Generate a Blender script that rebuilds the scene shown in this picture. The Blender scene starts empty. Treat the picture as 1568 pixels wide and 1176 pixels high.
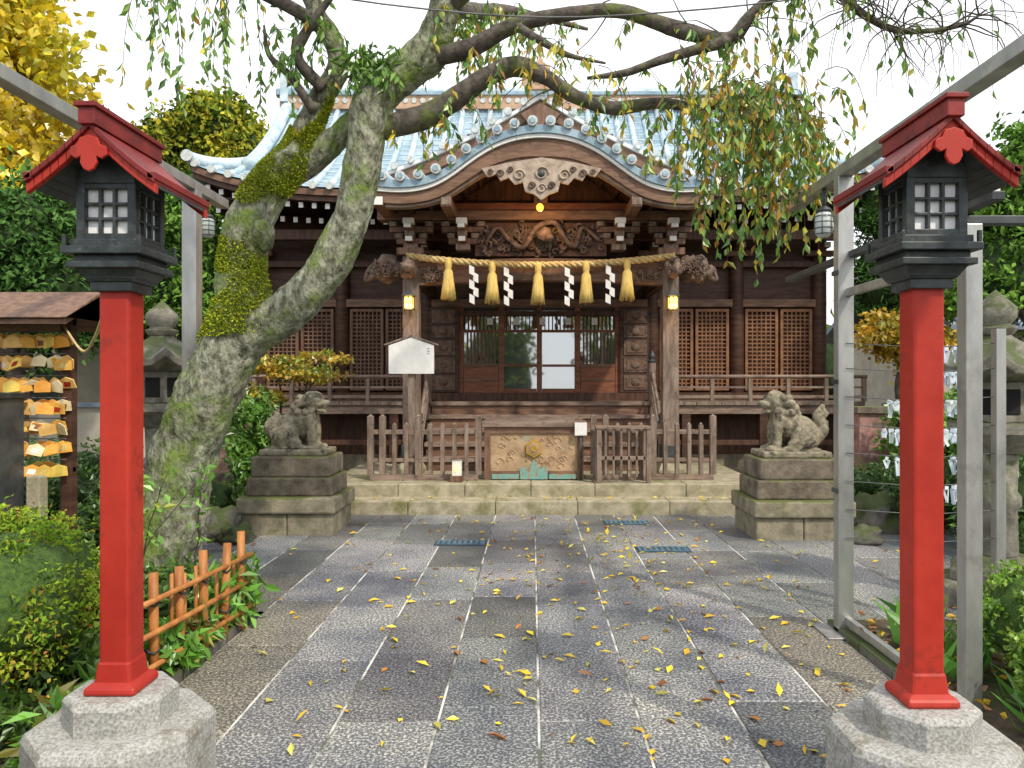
import bpy, math, random
import numpy as np
from mathutils import Vector, Matrix, noise
random.seed(7); rng=np.random.default_rng(7)
scene=bpy.context.scene
U=random.uniform

# ------------------------------------------------------------------ materials
def M(name,c1,c2,rough=.7,scale=4,detail=5,bump=.25,bscale=None,metal=0,stretch=(1,1,1),lo=.35,hi=.65,
      c3=None,s3=1.5,t3=(.5,.6),up3=False,spec=.4,attr=False,dist=.01):
    m=bpy.data.materials.new(name); m.use_nodes=True
    nt=m.node_tree; N=nt.nodes; L=nt.links
    b=N['Principled BSDF']
    tc=N.new('ShaderNodeTexCoord'); mp=N.new('ShaderNodeMapping'); mp.inputs['Scale'].default_value=stretch
    L.new(tc.outputs['Object'],mp.inputs['Vector'])
    n1=N.new('ShaderNodeTexNoise'); n1.inputs['Scale'].default_value=scale; n1.inputs['Detail'].default_value=detail
    n1.inputs['Roughness'].default_value=.65
    L.new(mp.outputs[0],n1.inputs['Vector'])
    r=N.new('ShaderNodeValToRGB'); e=r.color_ramp.elements
    e[0].position=lo; e[0].color=(*c1,1); e[1].position=hi; e[1].color=(*c2,1)
    L.new(n1.outputs['Fac'],r.inputs[0]); out=r.outputs[0]
    if c3 is not None:
        n3=N.new('ShaderNodeTexNoise'); n3.inputs['Scale'].default_value=s3; n3.inputs['Detail'].default_value=5
        n3.inputs['Roughness'].default_value=.7
        L.new(tc.outputs['Object'],n3.inputs['Vector'])
        src=n3.outputs['Fac']
        if up3:
            g=N.new('ShaderNodeNewGeometry'); sp=N.new('ShaderNodeSeparateXYZ'); L.new(g.outputs['Normal'],sp.inputs[0])
            ma=N.new('ShaderNodeMath'); ma.operation='MULTIPLY_ADD'; ma.inputs[1].default_value=.22
            L.new(sp.outputs['Z'],ma.inputs[0]); L.new(src,ma.inputs[2]); src=ma.outputs[0]
        mr=N.new('ShaderNodeMapRange'); mr.inputs[1].default_value=t3[0]; mr.inputs[2].default_value=t3[1]
        L.new(src,mr.inputs[0])
        mx=N.new('ShaderNodeMixRGB'); L.new(mr.outputs[0],mx.inputs[0]); L.new(out,mx.inputs[1]); mx.inputs[2].default_value=(*c3,1)
        out=mx.outputs[0]
    if attr:
        at=N.new('ShaderNodeAttribute'); at.attribute_name='Col'
        mu=N.new('ShaderNodeMixRGB'); mu.blend_type='MULTIPLY'; mu.inputs[0].default_value=1
        L.new(out,mu.inputs[1]); L.new(at.outputs['Color'],mu.inputs[2]); out=mu.outputs[0]
    L.new(out,b.inputs['Base Color'])
    b.inputs['Roughness'].default_value=rough; b.inputs['Metallic'].default_value=metal
    b.inputs['Specular IOR Level'].default_value=spec
    if bump:
        n2=N.new('ShaderNodeTexNoise'); n2.inputs['Scale'].default_value=bscale or scale*4; n2.inputs['Detail'].default_value=4
        L.new(mp.outputs[0],n2.inputs['Vector'])
        bp=N.new('ShaderNodeBump'); bp.inputs['Strength'].default_value=bump; bp.inputs['Distance'].default_value=dist
        L.new(n2.outputs['Fac'],bp.inputs['Height']); L.new(bp.outputs[0],b.inputs['Normal'])
    return m
def emis(name,c,s):
    m=bpy.data.materials.new(name); m.use_nodes=True; b=m.node_tree.nodes['Principled BSDF']
    b.inputs['Base Color'].default_value=(*c,1); b.inputs['Emission Color'].default_value=(*c,1); b.inputs['Emission Strength'].default_value=s
    return m
def leafmat(name,trans=.35,gloss=.12):
    m=bpy.data.materials.new(name); m.use_nodes=True; nt=m.node_tree; N=nt.nodes; L=nt.links
    N.clear(); o=N.new('ShaderNodeOutputMaterial'); at=N.new('ShaderNodeAttribute'); at.attribute_name='Col'
    d=N.new('ShaderNodeBsdfDiffuse'); L.new(at.outputs['Color'],d.inputs[0]); out=d.outputs[0]
    if trans:
        t=N.new('ShaderNodeBsdfTranslucent'); a=N.new('ShaderNodeMixShader'); a.inputs[0].default_value=trans
        L.new(at.outputs['Color'],t.inputs[0]); L.new(out,a.inputs[1]); L.new(t.outputs[0],a.inputs[2]); out=a.outputs[0]
    if gloss:
        g=N.new('ShaderNodeBsdfGlossy'); g.inputs['Roughness'].default_value=.35; g.inputs['Color'].default_value=(.8,.85,.8,1)
        b=N.new('ShaderNodeMixShader'); b.inputs[0].default_value=gloss*.5
        L.new(out,b.inputs[1]); L.new(g.outputs[0],b.inputs[2]); out=b.outputs[0]
    L.new(out,o.inputs[0])
    return m

wood_dark=M('wood_dark',(.045,.020,.012),(.115,.055,.034),.6,3,stretch=(1,1,6),bump=.2)
wood_dark_h=M('wood_dark_h',(.05,.024,.015),(.13,.064,.038),.6,3,stretch=(6,1,1),bump=.2)
wood_grey=M('wood_grey',(.15,.105,.08),(.33,.25,.20),.75,4,stretch=(4,4,.7),bump=.4,c3=(.10,.07,.05),s3=5,t3=(.55,.7))
wood_grey_h=M('wood_grey_h',(.16,.11,.085),(.36,.265,.21),.75,4,stretch=(.7,4,4),bump=.4,c3=(.11,.075,.055),s3=4,t3=(.55,.7))
wood_mid=M('wood_mid',(.12,.062,.040),(.25,.145,.095),.6,4,stretch=(5,5,.8),bump=.3)
wood_mid_h=M('wood_mid_h',(.13,.07,.045),(.28,.16,.10),.6,4,stretch=(.8,5,5),bump=.3,c3=(.09,.05,.035),s3=3,t3=(.55,.7))
wood_red=M('wood_red',(.17,.06,.03),(.31,.12,.06),.5,4,stretch=(.8,4,4),bump=.2)
wood_lat=M('wood_lattice',(.20,.088,.045),(.37,.18,.09),.6,6,bump=.2)
wood_carv=M('wood_carved',(.06,.038,.028),(.24,.165,.125),.7,9,bump=.6,bscale=30)
wood_light=M('wood_light_carved',(.32,.24,.18),(.56,.45,.36),.7,9,bump=.5,bscale=30)
white_p=M('white_paint',(.76,.75,.72),(.88,.87,.85),.6,8,bump=.05,c3=(.55,.53,.48),s3=5,t3=(.62,.8))
black_p=M('black_paint',(.014,.019,.020),(.05,.064,.066),.45,10,bump=.2,spec=.5,c3=(.12,.14,.14),s3=25,t3=(.60,.72))
red_p=M('red_paint',(.36,.020,.011),(.49,.038,.020),.5,3,bump=.15,c3=(.18,.018,.012),s3=6,t3=(.56,.74))
red_d=M('red_roof_paint',(.17,.013,.012),(.30,.030,.026),.5,5,bump=.2,c3=(.08,.016,.014),s3=9,t3=(.52,.68))
paper=M('shoji_paper',(.84,.85,.86),(.90,.90,.90),.8,12,bump=.02)
granite=M('granite_pale',(.22,.215,.20),(.52,.51,.48),.8,90,4,bump=.4,bscale=60,c3=(.17,.15,.10),s3=4,t3=(.54,.70))
stone_y=M('step_stone',(.27,.24,.16),(.48,.43,.31),.85,6,bump=.5,bscale=40,c3=(.19,.19,.07),s3=2.2,t3=(.52,.66))
stone_d=M('pedestal_stone',(.10,.08,.06),(.25,.21,.16),.85,7,bump=.6,bscale=30,c3=(.12,.14,.04),s3=4,t3=(.60,.72),up3=True)
stone_base=M('pedestal_base_stone',(.17,.155,.11),(.35,.31,.22),.85,7,bump=.6,bscale=35,c3=(.12,.14,.04),s3=3,t3=(.58,.72),up3=True)
stone_k=M('komainu_stone',(.16,.14,.095),(.36,.315,.225),.85,12,bump=.8,bscale=45,c3=(.06,.053,.042),s3=7,t3=(.52,.64))
stone_l=M('lantern_stone',(.14,.13,.105),(.32,.30,.25),.88,9,bump=.7,bscale=35,c3=(.09,.11,.045),s3=4,t3=(.55,.7),up3=True)
stone_pink=M('pink_granite',(.32,.16,.14),(.50,.29,.25),.75,20,bump=.3,c3=(.19,.12,.10),s3=4,t3=(.5,.65))
rockm=M('rock',(.07,.065,.055),(.24,.22,.20),.85,6,bump=.7,bscale=20,c3=(.07,.09,.03),s3=3,t3=(.5,.62),up3=True)
soil=M('soil',(.045,.033,.022),(.12,.09,.06),.95,8,bump=.8,bscale=40,c3=(.05,.075,.02),s3=1.2,t3=(.5,.6))
metal=M('galvanised_metal',(.36,.365,.36),(.56,.56,.54),.42,6,bump=.05,metal=.7,stretch=(1,1,.3),c3=(.28,.27,.25),s3=3,t3=(.55,.75))
metal_d=M('dark_metal',(.05,.055,.06),(.11,.12,.125),.5,6,bump=.05,metal=.4)
roofm=M('roof_copper',(.17,.28,.36),(.40,.53,.61),.34,2.5,bump=.15,c3=(.12,.20,.26),s3=3,t3=(.52,.68),spec=.7)
roof_rib=M('roof_rib',(.34,.48,.56),(.66,.75,.79),.30,4,bump=.1,spec=.8,c3=(.20,.30,.36),s3=5,t3=(.54,.7))
roof_cap=M('roof_tile_end',(.42,.47,.48),(.72,.73,.70),.5,20,bump=.2,c3=(.2,.24,.25),s3=12,t3=(.55,.7))
ridge_tan=M('ridge_tan',(.42,.25,.15),(.62,.42,.28),.6,4,bump=.2)
straw=M('straw',(.42,.29,.11),(.72,.55,.26),.85,30,stretch=(1,1,.15),bump=.5)
straw_y=M('straw_tassel',(.60,.40,.09),(.85,.65,.24),.85,60,stretch=(1,1,.08),bump=.7)
gold=M('gold',(.55,.33,.07),(.75,.50,.13),.4,10,metal=.6,bump=.1)
teal=M('verdigris',(.12,.33,.30),(.28,.50,.44),.8,14,bump=.3,c3=(.30,.20,.11),s3=14,t3=(.5,.62))
boxpanel=M('offering_panel',(.33,.21,.12),(.54,.38,.23),.65,5,bump=.7,bscale=22,c3=(.24,.38,.32),s3=4,t3=(.62,.76))
bamboo=M('bamboo_brown',(.34,.12,.03),(.58,.25,.07),.5,9,stretch=(1,1,.4),bump=.2,c3=(.12,.06,.03),s3=12,t3=(.6,.72))
bark=M('mossy_bark',(.075,.07,.045),(.38,.39,.29),.9,17,8,stretch=(1,1,.55),bump=1.0,bscale=30,dist=.035,c3=(.16,.225,.045),s3=3.6,t3=(.47,.64),lo=.38,hi=.64)
bark_thin=M('branch_bark',(.05,.042,.035),(.17,.145,.12),.9,14,bump=.8,bscale=30,c3=(.15,.19,.05),s3=3,t3=(.53,.65))
bark_bg=M('bark_brown',(.05,.04,.03),(.13,.10,.08),.9,10,bump=.6)
plaster=M('beige_plaster',(.46,.41,.33),(.60,.55,.45),.85,3,bump=.1)
bluetile=M('blue_grey_tile',(.15,.20,.27),(.27,.33,.42),.5,5,bump=.2)
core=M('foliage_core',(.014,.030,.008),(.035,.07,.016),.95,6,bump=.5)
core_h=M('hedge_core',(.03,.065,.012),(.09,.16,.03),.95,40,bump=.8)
wirem=M('wire',(.10,.10,.10),(.2,.2,.2),.5,5,bump=0)
emaw=M('ema_wood',(.64,.36,.10),(.86,.56,.20),.7,9,bump=.1,attr=True)
pap=M('tied_paper',(.74,.78,.84),(.90,.92,.94),.8,9,bump=.1,attr=True)
void=M('void',(.01,.01,.01),(.02,.02,.02),.9,3,bump=0)
glassd=bpy.data.materials.new('window_glass'); glassd.use_nodes=True
b=glassd.node_tree.nodes['Principled BSDF']; b.inputs['Base Color'].default_value=(.50,.52,.53,1); b.inputs['Metallic'].default_value=.85; b.inputs['Roughness'].default_value=.03
lampglass=bpy.data.materials.new('lamp_glass'); lampglass.use_nodes=True
b=lampglass.node_tree.nodes['Principled BSDF']; b.inputs['Base Color'].default_value=(.6,.66,.64,1); b.inputs['Roughness'].default_value=.1
warm=emis('warm_bulb',(1,.62,.12),4); orange=emis('orange_bulb',(1,.28,.03),4)
leafm=leafmat('leaf'); leafbg=leafmat('leaf_far',0,0); leafdry=leafmat('fallen_leaf_mat',.1,.1)

# paving: dressed granite with pale flecks, broad patches darker, bluer and smoother
pav=bpy.data.materials.new('paving_stone'); pav.use_nodes=True
nt=pav.node_tree;N=nt.nodes;L=nt.links;b=N['Principled BSDF']
tc=N.new('ShaderNodeTexCoord')
n=N.new('ShaderNodeTexNoise'); n.inputs['Scale'].default_value=70; n.inputs['Detail'].default_value=3; n.inputs['Roughness'].default_value=.65; L.new(tc.outputs['Object'],n.inputs['Vector'])
r=N.new('ShaderNodeValToRGB'); e=r.color_ramp.elements; e[0].position=.48; e[0].color=(.118,.124,.136,1); e[1].position=.62; e[1].color=(.54,.54,.53,1)
L.new(n.outputs['Fac'],r.inputs[0])
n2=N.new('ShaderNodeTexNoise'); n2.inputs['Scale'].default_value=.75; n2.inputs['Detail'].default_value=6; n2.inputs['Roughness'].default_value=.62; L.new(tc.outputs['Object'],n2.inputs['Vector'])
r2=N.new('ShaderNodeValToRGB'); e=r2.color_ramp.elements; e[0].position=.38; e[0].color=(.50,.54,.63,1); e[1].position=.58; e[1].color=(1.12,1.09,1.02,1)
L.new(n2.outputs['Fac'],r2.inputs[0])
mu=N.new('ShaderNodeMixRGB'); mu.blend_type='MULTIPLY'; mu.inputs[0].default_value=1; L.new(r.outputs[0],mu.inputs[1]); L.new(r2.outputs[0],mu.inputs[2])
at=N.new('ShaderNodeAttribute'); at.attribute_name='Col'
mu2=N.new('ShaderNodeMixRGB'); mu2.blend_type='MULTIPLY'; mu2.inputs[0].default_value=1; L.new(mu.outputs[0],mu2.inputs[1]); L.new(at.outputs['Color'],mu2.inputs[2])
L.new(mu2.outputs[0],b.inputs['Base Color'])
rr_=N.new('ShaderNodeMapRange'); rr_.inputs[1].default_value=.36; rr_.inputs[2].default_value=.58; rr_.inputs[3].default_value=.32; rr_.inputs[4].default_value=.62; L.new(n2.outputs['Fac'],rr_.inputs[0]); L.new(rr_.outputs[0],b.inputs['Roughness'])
bp=N.new('ShaderNodeBump'); bp.inputs['Strength'].default_value=.5; bp.inputs['Distance'].default_value=.005; L.new(n.outputs['Fac'],bp.inputs['Height']); L.new(bp.outputs[0],b.inputs['Normal'])
mortar=M('mortar',(.13,.13,.10),(.70,.69,.64),.9,1.8,bump=.3,bscale=60,lo=.44,hi=.56)

# ------------------------------------------------------------------ mesh builder
def cr(pts,sub=6):
    P=[np.array(p,float) for p in pts]; P=[2*P[0]-P[1]]+P+[2*P[-1]-P[-2]]
    out=[]
    for i in range(1,len(P)-2):
        for j in range(sub):
            t=j/sub; a,b,c,d=P[i-1:i+3]
            out.append(.5*((2*b)+(-a+c)*t+(2*a-5*b+4*c-d)*t*t+(-a+3*b-3*c+d)*t**3))
    out.append(P[-2]); return out
class Mb:
    def __init__(s): s.V=[];s.F=[];s.I=[];s.S=[];s.m=[];s.C=[]
    def mi(s,m):
        if m not in s.m: s.m.append(m)
        return s.m.index(m)
    def add(s,vs,fs,m,smooth=False,col=(1,1,1,1)):
        o=len(s.V); s.V+= [tuple(v) for v in vs]; k=s.mi(m); s.C+=[col]*len(vs)
        for f in fs: s.F.append([o+i for i in f]); s.I.append(k); s.S.append(smooth)
    def box(s,x0,x1,y0,y1,z0,z1,m,col=(1,1,1,1)):
        s.add([(x0,y0,z0),(x1,y0,z0),(x1,y1,z0),(x0,y1,z0),(x0,y0,z1),(x1,y0,z1),(x1,y1,z1),(x0,y1,z1)],
              [(0,3,2,1),(4,5,6,7),(0,1,5,4),(1,2,6,5),(2,3,7,6),(3,0,4,7)],m,False,col)
    def cbox(s,c,d,m,R=None,col=(1,1,1,1)):
        h=[x/2 for x in d]; vs=[]
        for z in(-1,1):
            for x,y in((-1,-1),(1,-1),(1,1),(-1,1)):
                v=Vector((x*h[0],y*h[1],z*h[2]))
                if R is not None: v=R@v
                vs.append(v+Vector(c))
        s.add(vs,[(0,3,2,1),(4,5,6,7),(0,1,5,4),(1,2,6,5),(2,3,7,6),(3,0,4,7)],m,False,col)
    def beam(s,p0,p1,w,h,m):
        p0=Vector(p0);p1=Vector(p1); d=p1-p0; l=d.length; d.normalize()
        up=Vector((0,0,1)) if abs(d.z)<.95 else Vector((0,1,0))
        x=d.cross(up).normalized(); z=x.cross(d)
        R=Matrix((x,d,z)).transposed(); s.cbox((p0+p1)/2,(w,l,h),m,R)
    def tube(s,pts,rad,m,n=8,smooth=True,wob=0,seed=0,col=(1,1,1,1)):
        P=[Vector(p[:3]) for p in pts]; k=len(P)
        if not hasattr(rad,'__len__'): rad=[rad]*k
        vs=[];pr=None
        for i in range(k):
            t=(P[min(i+1,k-1)]-P[max(i-1,0)]); t=t.normalized() if t.length>1e-9 else Vector((0,0,1))
            if pr is None:
                a=Vector((0,0,1)) if abs(t.z)<.9 else Vector((1,0,0)); u=t.cross(a).normalized()
            else:
                u=(pr-t*pr.dot(t)).normalized()
            pr=u; w=t.cross(u)
            for j in range(n):
                a=2*math.pi*j/n; d=u*math.cos(a)+w*math.sin(a); r=rad[i]
                if wob:
                    q=P[i]+d*r; r*=1+wob*(noise.noise(q*3.1+Vector((seed,0,0)))+.6*noise.noise(q*9+Vector((0,seed,0)))+.35*noise.noise(q*24))
                vs.append(P[i]+d*r)
        fs=[]
        for i in range(k-1):
            for j in range(n):
                a=i*n+j;b_=i*n+(j+1)%n; fs.append((a,b_,b_+n,a+n))
        fs.append(tuple(range(n))[::-1]); fs.append(tuple((k-1)*n+j for j in range(n)))
        s.add(vs,fs,m,smooth,col)
    def cyl(s,p0,p1,r0,r1,m,n=12,smooth=True): s.tube([p0,p1],[r0,r1],m,n,smooth)
    def lathe(s,c,prof,m,n=6,rot=0,smooth=False,lift=0):
        vs=[];k=len(prof)
        for r,z in prof:
            for j in range(n):
                a=rot+2*math.pi*j/n; vs.append((c[0]+r*math.cos(a),c[1]+r*math.sin(a),c[2]+z))
        fs=[]
        for i in range(k-1):
            for j in range(n): a=i*n+j;b_=i*n+(j+1)%n; fs.append((a,b_,b_+n,a+n))
        fs.append(tuple(range(n))[::-1]); fs.append(tuple((k-1)*n+j for j in range(n)))
        s.add(vs,fs,m,smooth)
    def prism(s,poly,y0,y1,m,smooth=False):
        n=len(poly); vs=[(x,y0,z) for x,z in poly]+[(x,y1,z) for x,z in poly]
        fs=[tuple(range(n)),tuple(range(2*n-1,n-1,-1))]+[(i,i+n,(i+1)%n+n,(i+1)%n) for i in range(n)]
        s.add(vs,fs,m,smooth)
    def prismx(s,poly,x0,x1,m):
        n=len(poly); vs=[(x0,y,z) for y,z in poly]+[(x1,y,z) for y,z in poly]
        fs=[tuple(range(n)),tuple(range(2*n-1,n-1,-1))]+[(i,i+n,(i+1)%n+n,(i+1)%n) for i in range(n)]
        s.add(vs,fs,m)
    def ell(s,c,r,m,n=10,k=7,R=None,rough=0):
        vs=[];c=Vector(c)
        for i in range(k+1):
            th=math.pi*i/k
            for j in range(n):
                a=2*math.pi*j/n; d=Vector((math.sin(th)*math.cos(a),math.sin(th)*math.sin(a),math.cos(th)))
                f=1+ (rough*noise.noise(d*1.7+c*2) if rough else 0)
                v=Vector((d.x*r[0]*f,d.y*r[1]*f,d.z*r[2]*f))
                if R is not None: v=R@v
                vs.append(c+v)
        fs=[(i*n+j,(i+1)*n+j,(i+1)*n+(j+1)%n,i*n+(j+1)%n) for i in range(k) for j in range(n)]
        s.add(vs,fs,m,True)
    def grid(s,f,nu,nv,m,smooth=True):
        vs=[f(i/nu,j/nv) for i in range(nu+1) for j in range(nv+1)]
        w=nv+1
        s.add(vs,[(i*w+j,(i+1)*w+j,(i+1)*w+j+1,i*w+j+1) for i in range(nu) for j in range(nv)],m,smooth)
    def obj(s,name,parent=None,bevel=0,solid=0):
        me=bpy.data.meshes.new(name); me.from_pydata(s.V,[],s.F)
        for m in s.m: me.materials.append(m)
        me.polygons.foreach_set('material_index',s.I); me.polygons.foreach_set('use_smooth',s.S)
        ca=me.color_attributes.new('Col','FLOAT_COLOR','POINT'); ca.data.foreach_set('color',np.array(s.C,dtype=np.float32).ravel())
        me.validate(); me.update()
        o=bpy.data.objects.new(name,me); scene.collection.objects.link(o)
        if parent: o.parent=parent
        if bevel:
            q=o.modifiers.new('b','BEVEL'); q.width=bevel; q.segments=2; q.limit_method='ANGLE'; q.angle_limit=math.radians(50)
        return o
def empty(name):
    o=bpy.data.objects.new(name,None); o.empty_display_size=.2; scene.collection.objects.link(o); return o

def unit(a): return a/np.maximum(np.linalg.norm(a,axis=1,keepdims=True),1e-9)
def leaves(name,P,Lh,W,cols,A=None,parent=None,mat=None,bend=.12,B=None):
    n=len(P); P=np.asarray(P,float)
    if A is None: A=unit(rng.normal(size=(n,3)))
    if B is None: B=rng.normal(size=(n,3))
    B=B-A*np.sum(A*B,axis=1,keepdims=True); B=unit(B); Nn=np.cross(A,B)
    Lh=np.broadcast_to(np.asarray(Lh,float),(n,))[:,None]; W=np.broadcast_to(np.asarray(W,float),(n,))[:,None]
    V=np.stack([P,P+A*Lh*.45+B*W*.5+Nn*Lh*bend,P+A*Lh,P+A*Lh*.45-B*W*.5+Nn*Lh*bend],1).reshape(-1,3)
    me=bpy.data.meshes.new(name); me.from_pydata(V.tolist(),[],np.arange(4*n).reshape(-1,4).tolist())
    me.materials.append(mat or leafm)
    c=np.concatenate([np.repeat(np.clip(np.asarray(cols,float),0,.9),4,axis=0),np.ones((4*n,1))],1).astype(np.float32)
    ca=me.color_attributes.new('Col','FLOAT_COLOR','POINT'); ca.data.foreach_set('color',c.ravel())
    me.update(); o=bpy.data.objects.new(name,me); scene.collection.objects.link(o)
    if parent: o.parent=parent
    return o
def pick(pal,n,w=None,var=.25):
    pal=np.array(pal,float); w=None if w is None else np.array(w)/np.sum(w)
    c=pal[rng.choice(len(pal),n,p=w)]; return c*(1+rng.uniform(-var,var,(n,1)))
def crown(name,blobs,n,L,W,pal,w=None,parent=None,clumps=45,sig=.17,withcore=True,up=.3,mat=None,cm=None,cs=.72):
    tot=sum(b[3]*b[4]+b[4]*b[5]+b[3]*b[5] for b in blobs); Ps=[];Cs=[]
    mb=Mb()
    for b in blobs:
        k=(b[3]*b[4]+b[4]*b[5]+b[3]*b[5])/tot; nn=int(n*k); cl=max(8,int((clumps or 45)*len(blobs)*k))
        d=unit(rng.normal(size=(cl,3))); rr=rng.uniform(.55,1.05,(cl,1)) if cs<.8 else rng.uniform(.88,1.03,(cl,1)); cc=np.array(b[:3])+d*rr*np.array(b[3:6])
        tint=rng.uniform(.55,1.35,(cl,1)); hue=pick(pal,cl,w,.1)
        ix=rng.integers(0,cl,nn); s=sig*np.array(b[3:6])
        Ps.append(cc[ix]+rng.normal(size=(nn,3))*s)
        own=pick(pal,nn,w,.25); Cs.append((.5*own+.5*hue[ix])*tint[ix])
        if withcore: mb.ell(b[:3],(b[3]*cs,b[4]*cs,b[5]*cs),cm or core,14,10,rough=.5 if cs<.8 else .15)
    P=np.concatenate(Ps);C=np.concatenate(Cs)
    P[:,2]=np.maximum(P[:,2],.02)
    B=rng.normal(size=(len(P),3)); A=unit(rng.normal(size=(len(P),3))+np.array([0,0,-up]))
    o=leaves(name,P,L*rng.uniform(.7,1.3,len(P)),W*rng.uniform(.7,1.2,len(P)),C,A,parent,B=B,mat=mat)
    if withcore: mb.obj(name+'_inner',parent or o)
    return o
def tree(name,x,y,h,r,blobs,n,L,W,pal,w=None,clumps=45,withcore=True,bk=None,mat=None):
    e=empty(name); mb=Mb(); bk=bk or bark_bg
    mb.tube(cr([(x,y,-.05),(x+.05,y,h*.4),(x-.05,y,h*.8),(x,y,h)],4),[r*(1.1-.7*i/12) for i in range(13)],bk,10,wob=.2)
    for b in blobs:
        q=(x,y,h*U(.5,.8)); mid=((x+b[0])/2+U(-.1,.1),(y+b[1])/2,(q[2]+b[2])/2+.1)
        mb.tube(cr([q,mid,b[:3]],4),[r*(.5-.04*i) for i in range(9)],bk,7,wob=.2)
    mb.obj('trunk',e); crown('crown',blobs,n,L,W,pal,w,e,clumps,withcore=withcore,mat=mat or leafbg); return e
G=[(.09,.19,.03),(.13,.26,.045),(.19,.33,.06)]
DG=[(.05,.12,.03),(.07,.16,.04),(.11,.22,.055)]
YL=[(.85,.62,.03),(.9,.72,.07),(.65,.50,.04)]

# ------------------------------------------------------------------ ground
g=Mb(); g.add([(-150,-150,-.05),(150,-150,-.05),(150,200,-.05),(-150,200,-.05)],[(0,1,2,3)],soil); g.obj('ground')
g=Mb(); g.add([(-1.89,-3,-.006),(1.95,-3,-.006),(1.95,9.2,-.006),(-1.89,9.2,-.006)],[(0,1,2,3)],mortar)
g.add([(-4.6,5.3,-.006),(-1.89,5.3,-.006),(-1.89,9.2,-.006),(-4.6,9.2,-.006)],[(0,1,2,3)],mortar)
g.add([(1.95,5.05,-.006),(4.8,5.05,-.006),(4.8,9.2,-.006),(1.95,9.2,-.006)],[(0,1,2,3)],mortar)
def slab(mb,x0,x1,y0,y1):
    j=.006; c=.005; x0+=j;x1-=j;y0+=j*.8;y1-=j*.8; h=U(-.0012,.0012); v=U(.82,1.2)
    if random.random()<.18: v*=.68
    col=(v*U(.97,1.04),v,v*U(.94,1.05),1)
    if x1<-1.4 and y0<5.4 or x0>1.4 and y0<5: col=(v*.85,v*.78,v*.66,1)
    mb.add([(x0+c,y0+c,h),(x1-c,y0+c,h),(x1-c,y1-c,h),(x0+c,y1-c,h),(x0,y0,-.0055),(x1,y0,-.0055),(x1,y1,-.0055),(x0,y1,-.0055)],
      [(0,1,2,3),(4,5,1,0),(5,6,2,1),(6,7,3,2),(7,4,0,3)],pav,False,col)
pv=Mb()
for i in range(-10,10):
    x0=.03+.48*i; x1=x0+.48
    yb=-3.
    if x1<-1.8: yb=5.3
    if x0>1.9: yb=5.05
    y=yb-(U(0,.9) if yb<0 else 0)
    while y<9.19:
        l=U(.9,1.15); 
        y1=min(y+l,9.19)
        if 9.19-y1<.3: y1=9.19
        slab(pv,x0,x1,y,y1); y=y1
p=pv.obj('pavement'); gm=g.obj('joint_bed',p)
cov=M('blue_cover_paint',(.05,.12,.19),(.12,.22,.30),.5,6,bump=.1)
for i,(x,y) in enumerate([(-.72,7.55),(1.26,7.25),(1.08,8.65)]):
    d=Mb(); d.box(x-.26,x+.26,y-.12,y+.12,-.01,.006,metal_d); d.box(x-.24,x+.24,y-.10,y+.10,.006,.012,cov)
    for k_ in range(8): d.box(x-.21+k_*.055,x-.19+k_*.055,y-.07,y+.07,.012,.0135,metal_d)
    d.obj('drain_cover')
for x0,x1,y1 in((-6,-1.93,5.2),(1.99,7,5.0)):
    d=Mb()
    def f(u,v,x0=x0,x1=x1,y1=y1):
        x=x0+(x1-x0)*u;y=-3+(y1+3)*v; e=min(u,1-u,1-v)*8
        return (x,y,.03+min(e,1)*(.04+.06*noise.noise(Vector((x*2,y*2,0)))))
    d.grid(f,40,60,soil)
    xe=-1.93 if x1<0 else 1.99
    y=-3
    while y<y1:
        l=U(.4,.8); d.box(xe-.035,xe+.035,y,min(y+l,y1)-.01,-.05,.05+U(-.01,.01),rockm); y+=l
    d.obj('planting_bed',bevel=.01)

CX=.12
s=Mb()
def course(y0,y1,z0,z1,x0,x1,m,lmin=.8,lmax=1.3):
    x=x0
    while x<x1-.01:
        l=U(lmin,lmax); xe=min(x+l,x1)
        if x1-xe<.3: xe=x1
        s.box(x+.003,xe-.003,y0+U(-.004,.004),y1,z0,z1+U(-.002,.002),m); x=xe
course(9.2,9.62,-.04,.16,-2.75,3.0,stone_y); course(9.6,10.1,-.04,.32,-2.75,3.0,stone_y)
course(10.1,10.6,-.04,.321,-2.75,3.0,stone_y); course(10.6,12.4,-.04,.319,-2.75,3.0,stone_y)
s.obj('stone_steps',bevel=.012)

# ------------------------------------------------------------------ shrine
sh=empty('shrine_hall')
W0=5.45;W1=4.8;YE=11.6;YR=14.2
def zt(t): return 4.62+2.2*(.62*t+.38*t*t)
def wt(t): return W0-(W0-W1)*min(t/.27,1)
def upt(x,t): return .42*(min(abs(x)/W0,1))**6*(1-min(t,1))**2
def RP(x,t,back=False):
    y=YE+(YR-YE)*t
    if back: y=2*YR-y
    return (CX+x,y,zt(t)+upt(x,t))
r=Mb()
for bk in(False,True):
    r.grid(lambda u,v,bk=bk:RP((2*u-1)*wt(v),v,bk),48,14,roofm)
for sg in(-1,1):
    def f(u,v,sg=sg):
        t=.27*v; y0=YE+(YR-YE)*t; y=y0+(2*YR-2*y0)*u; e=abs(2*u-1)
        return (CX+sg*wt(t),y,zt(t)+.42*(1-t)**2*(e**6)*(wt(t)/W0)**6)
    r.grid(f,24,5,roofm)
    pts=[RP(sg*4.55,t) for t in np.linspace(.2,1,8)]+[RP(sg*4.55,t,True) for t in np.linspace(1,.2,8)[1:]]
    r.add([(p[0],p[1],p[2]-.05) for p in pts],[tuple(range(len(pts)))],wood_dark)
x=-5.33
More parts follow.
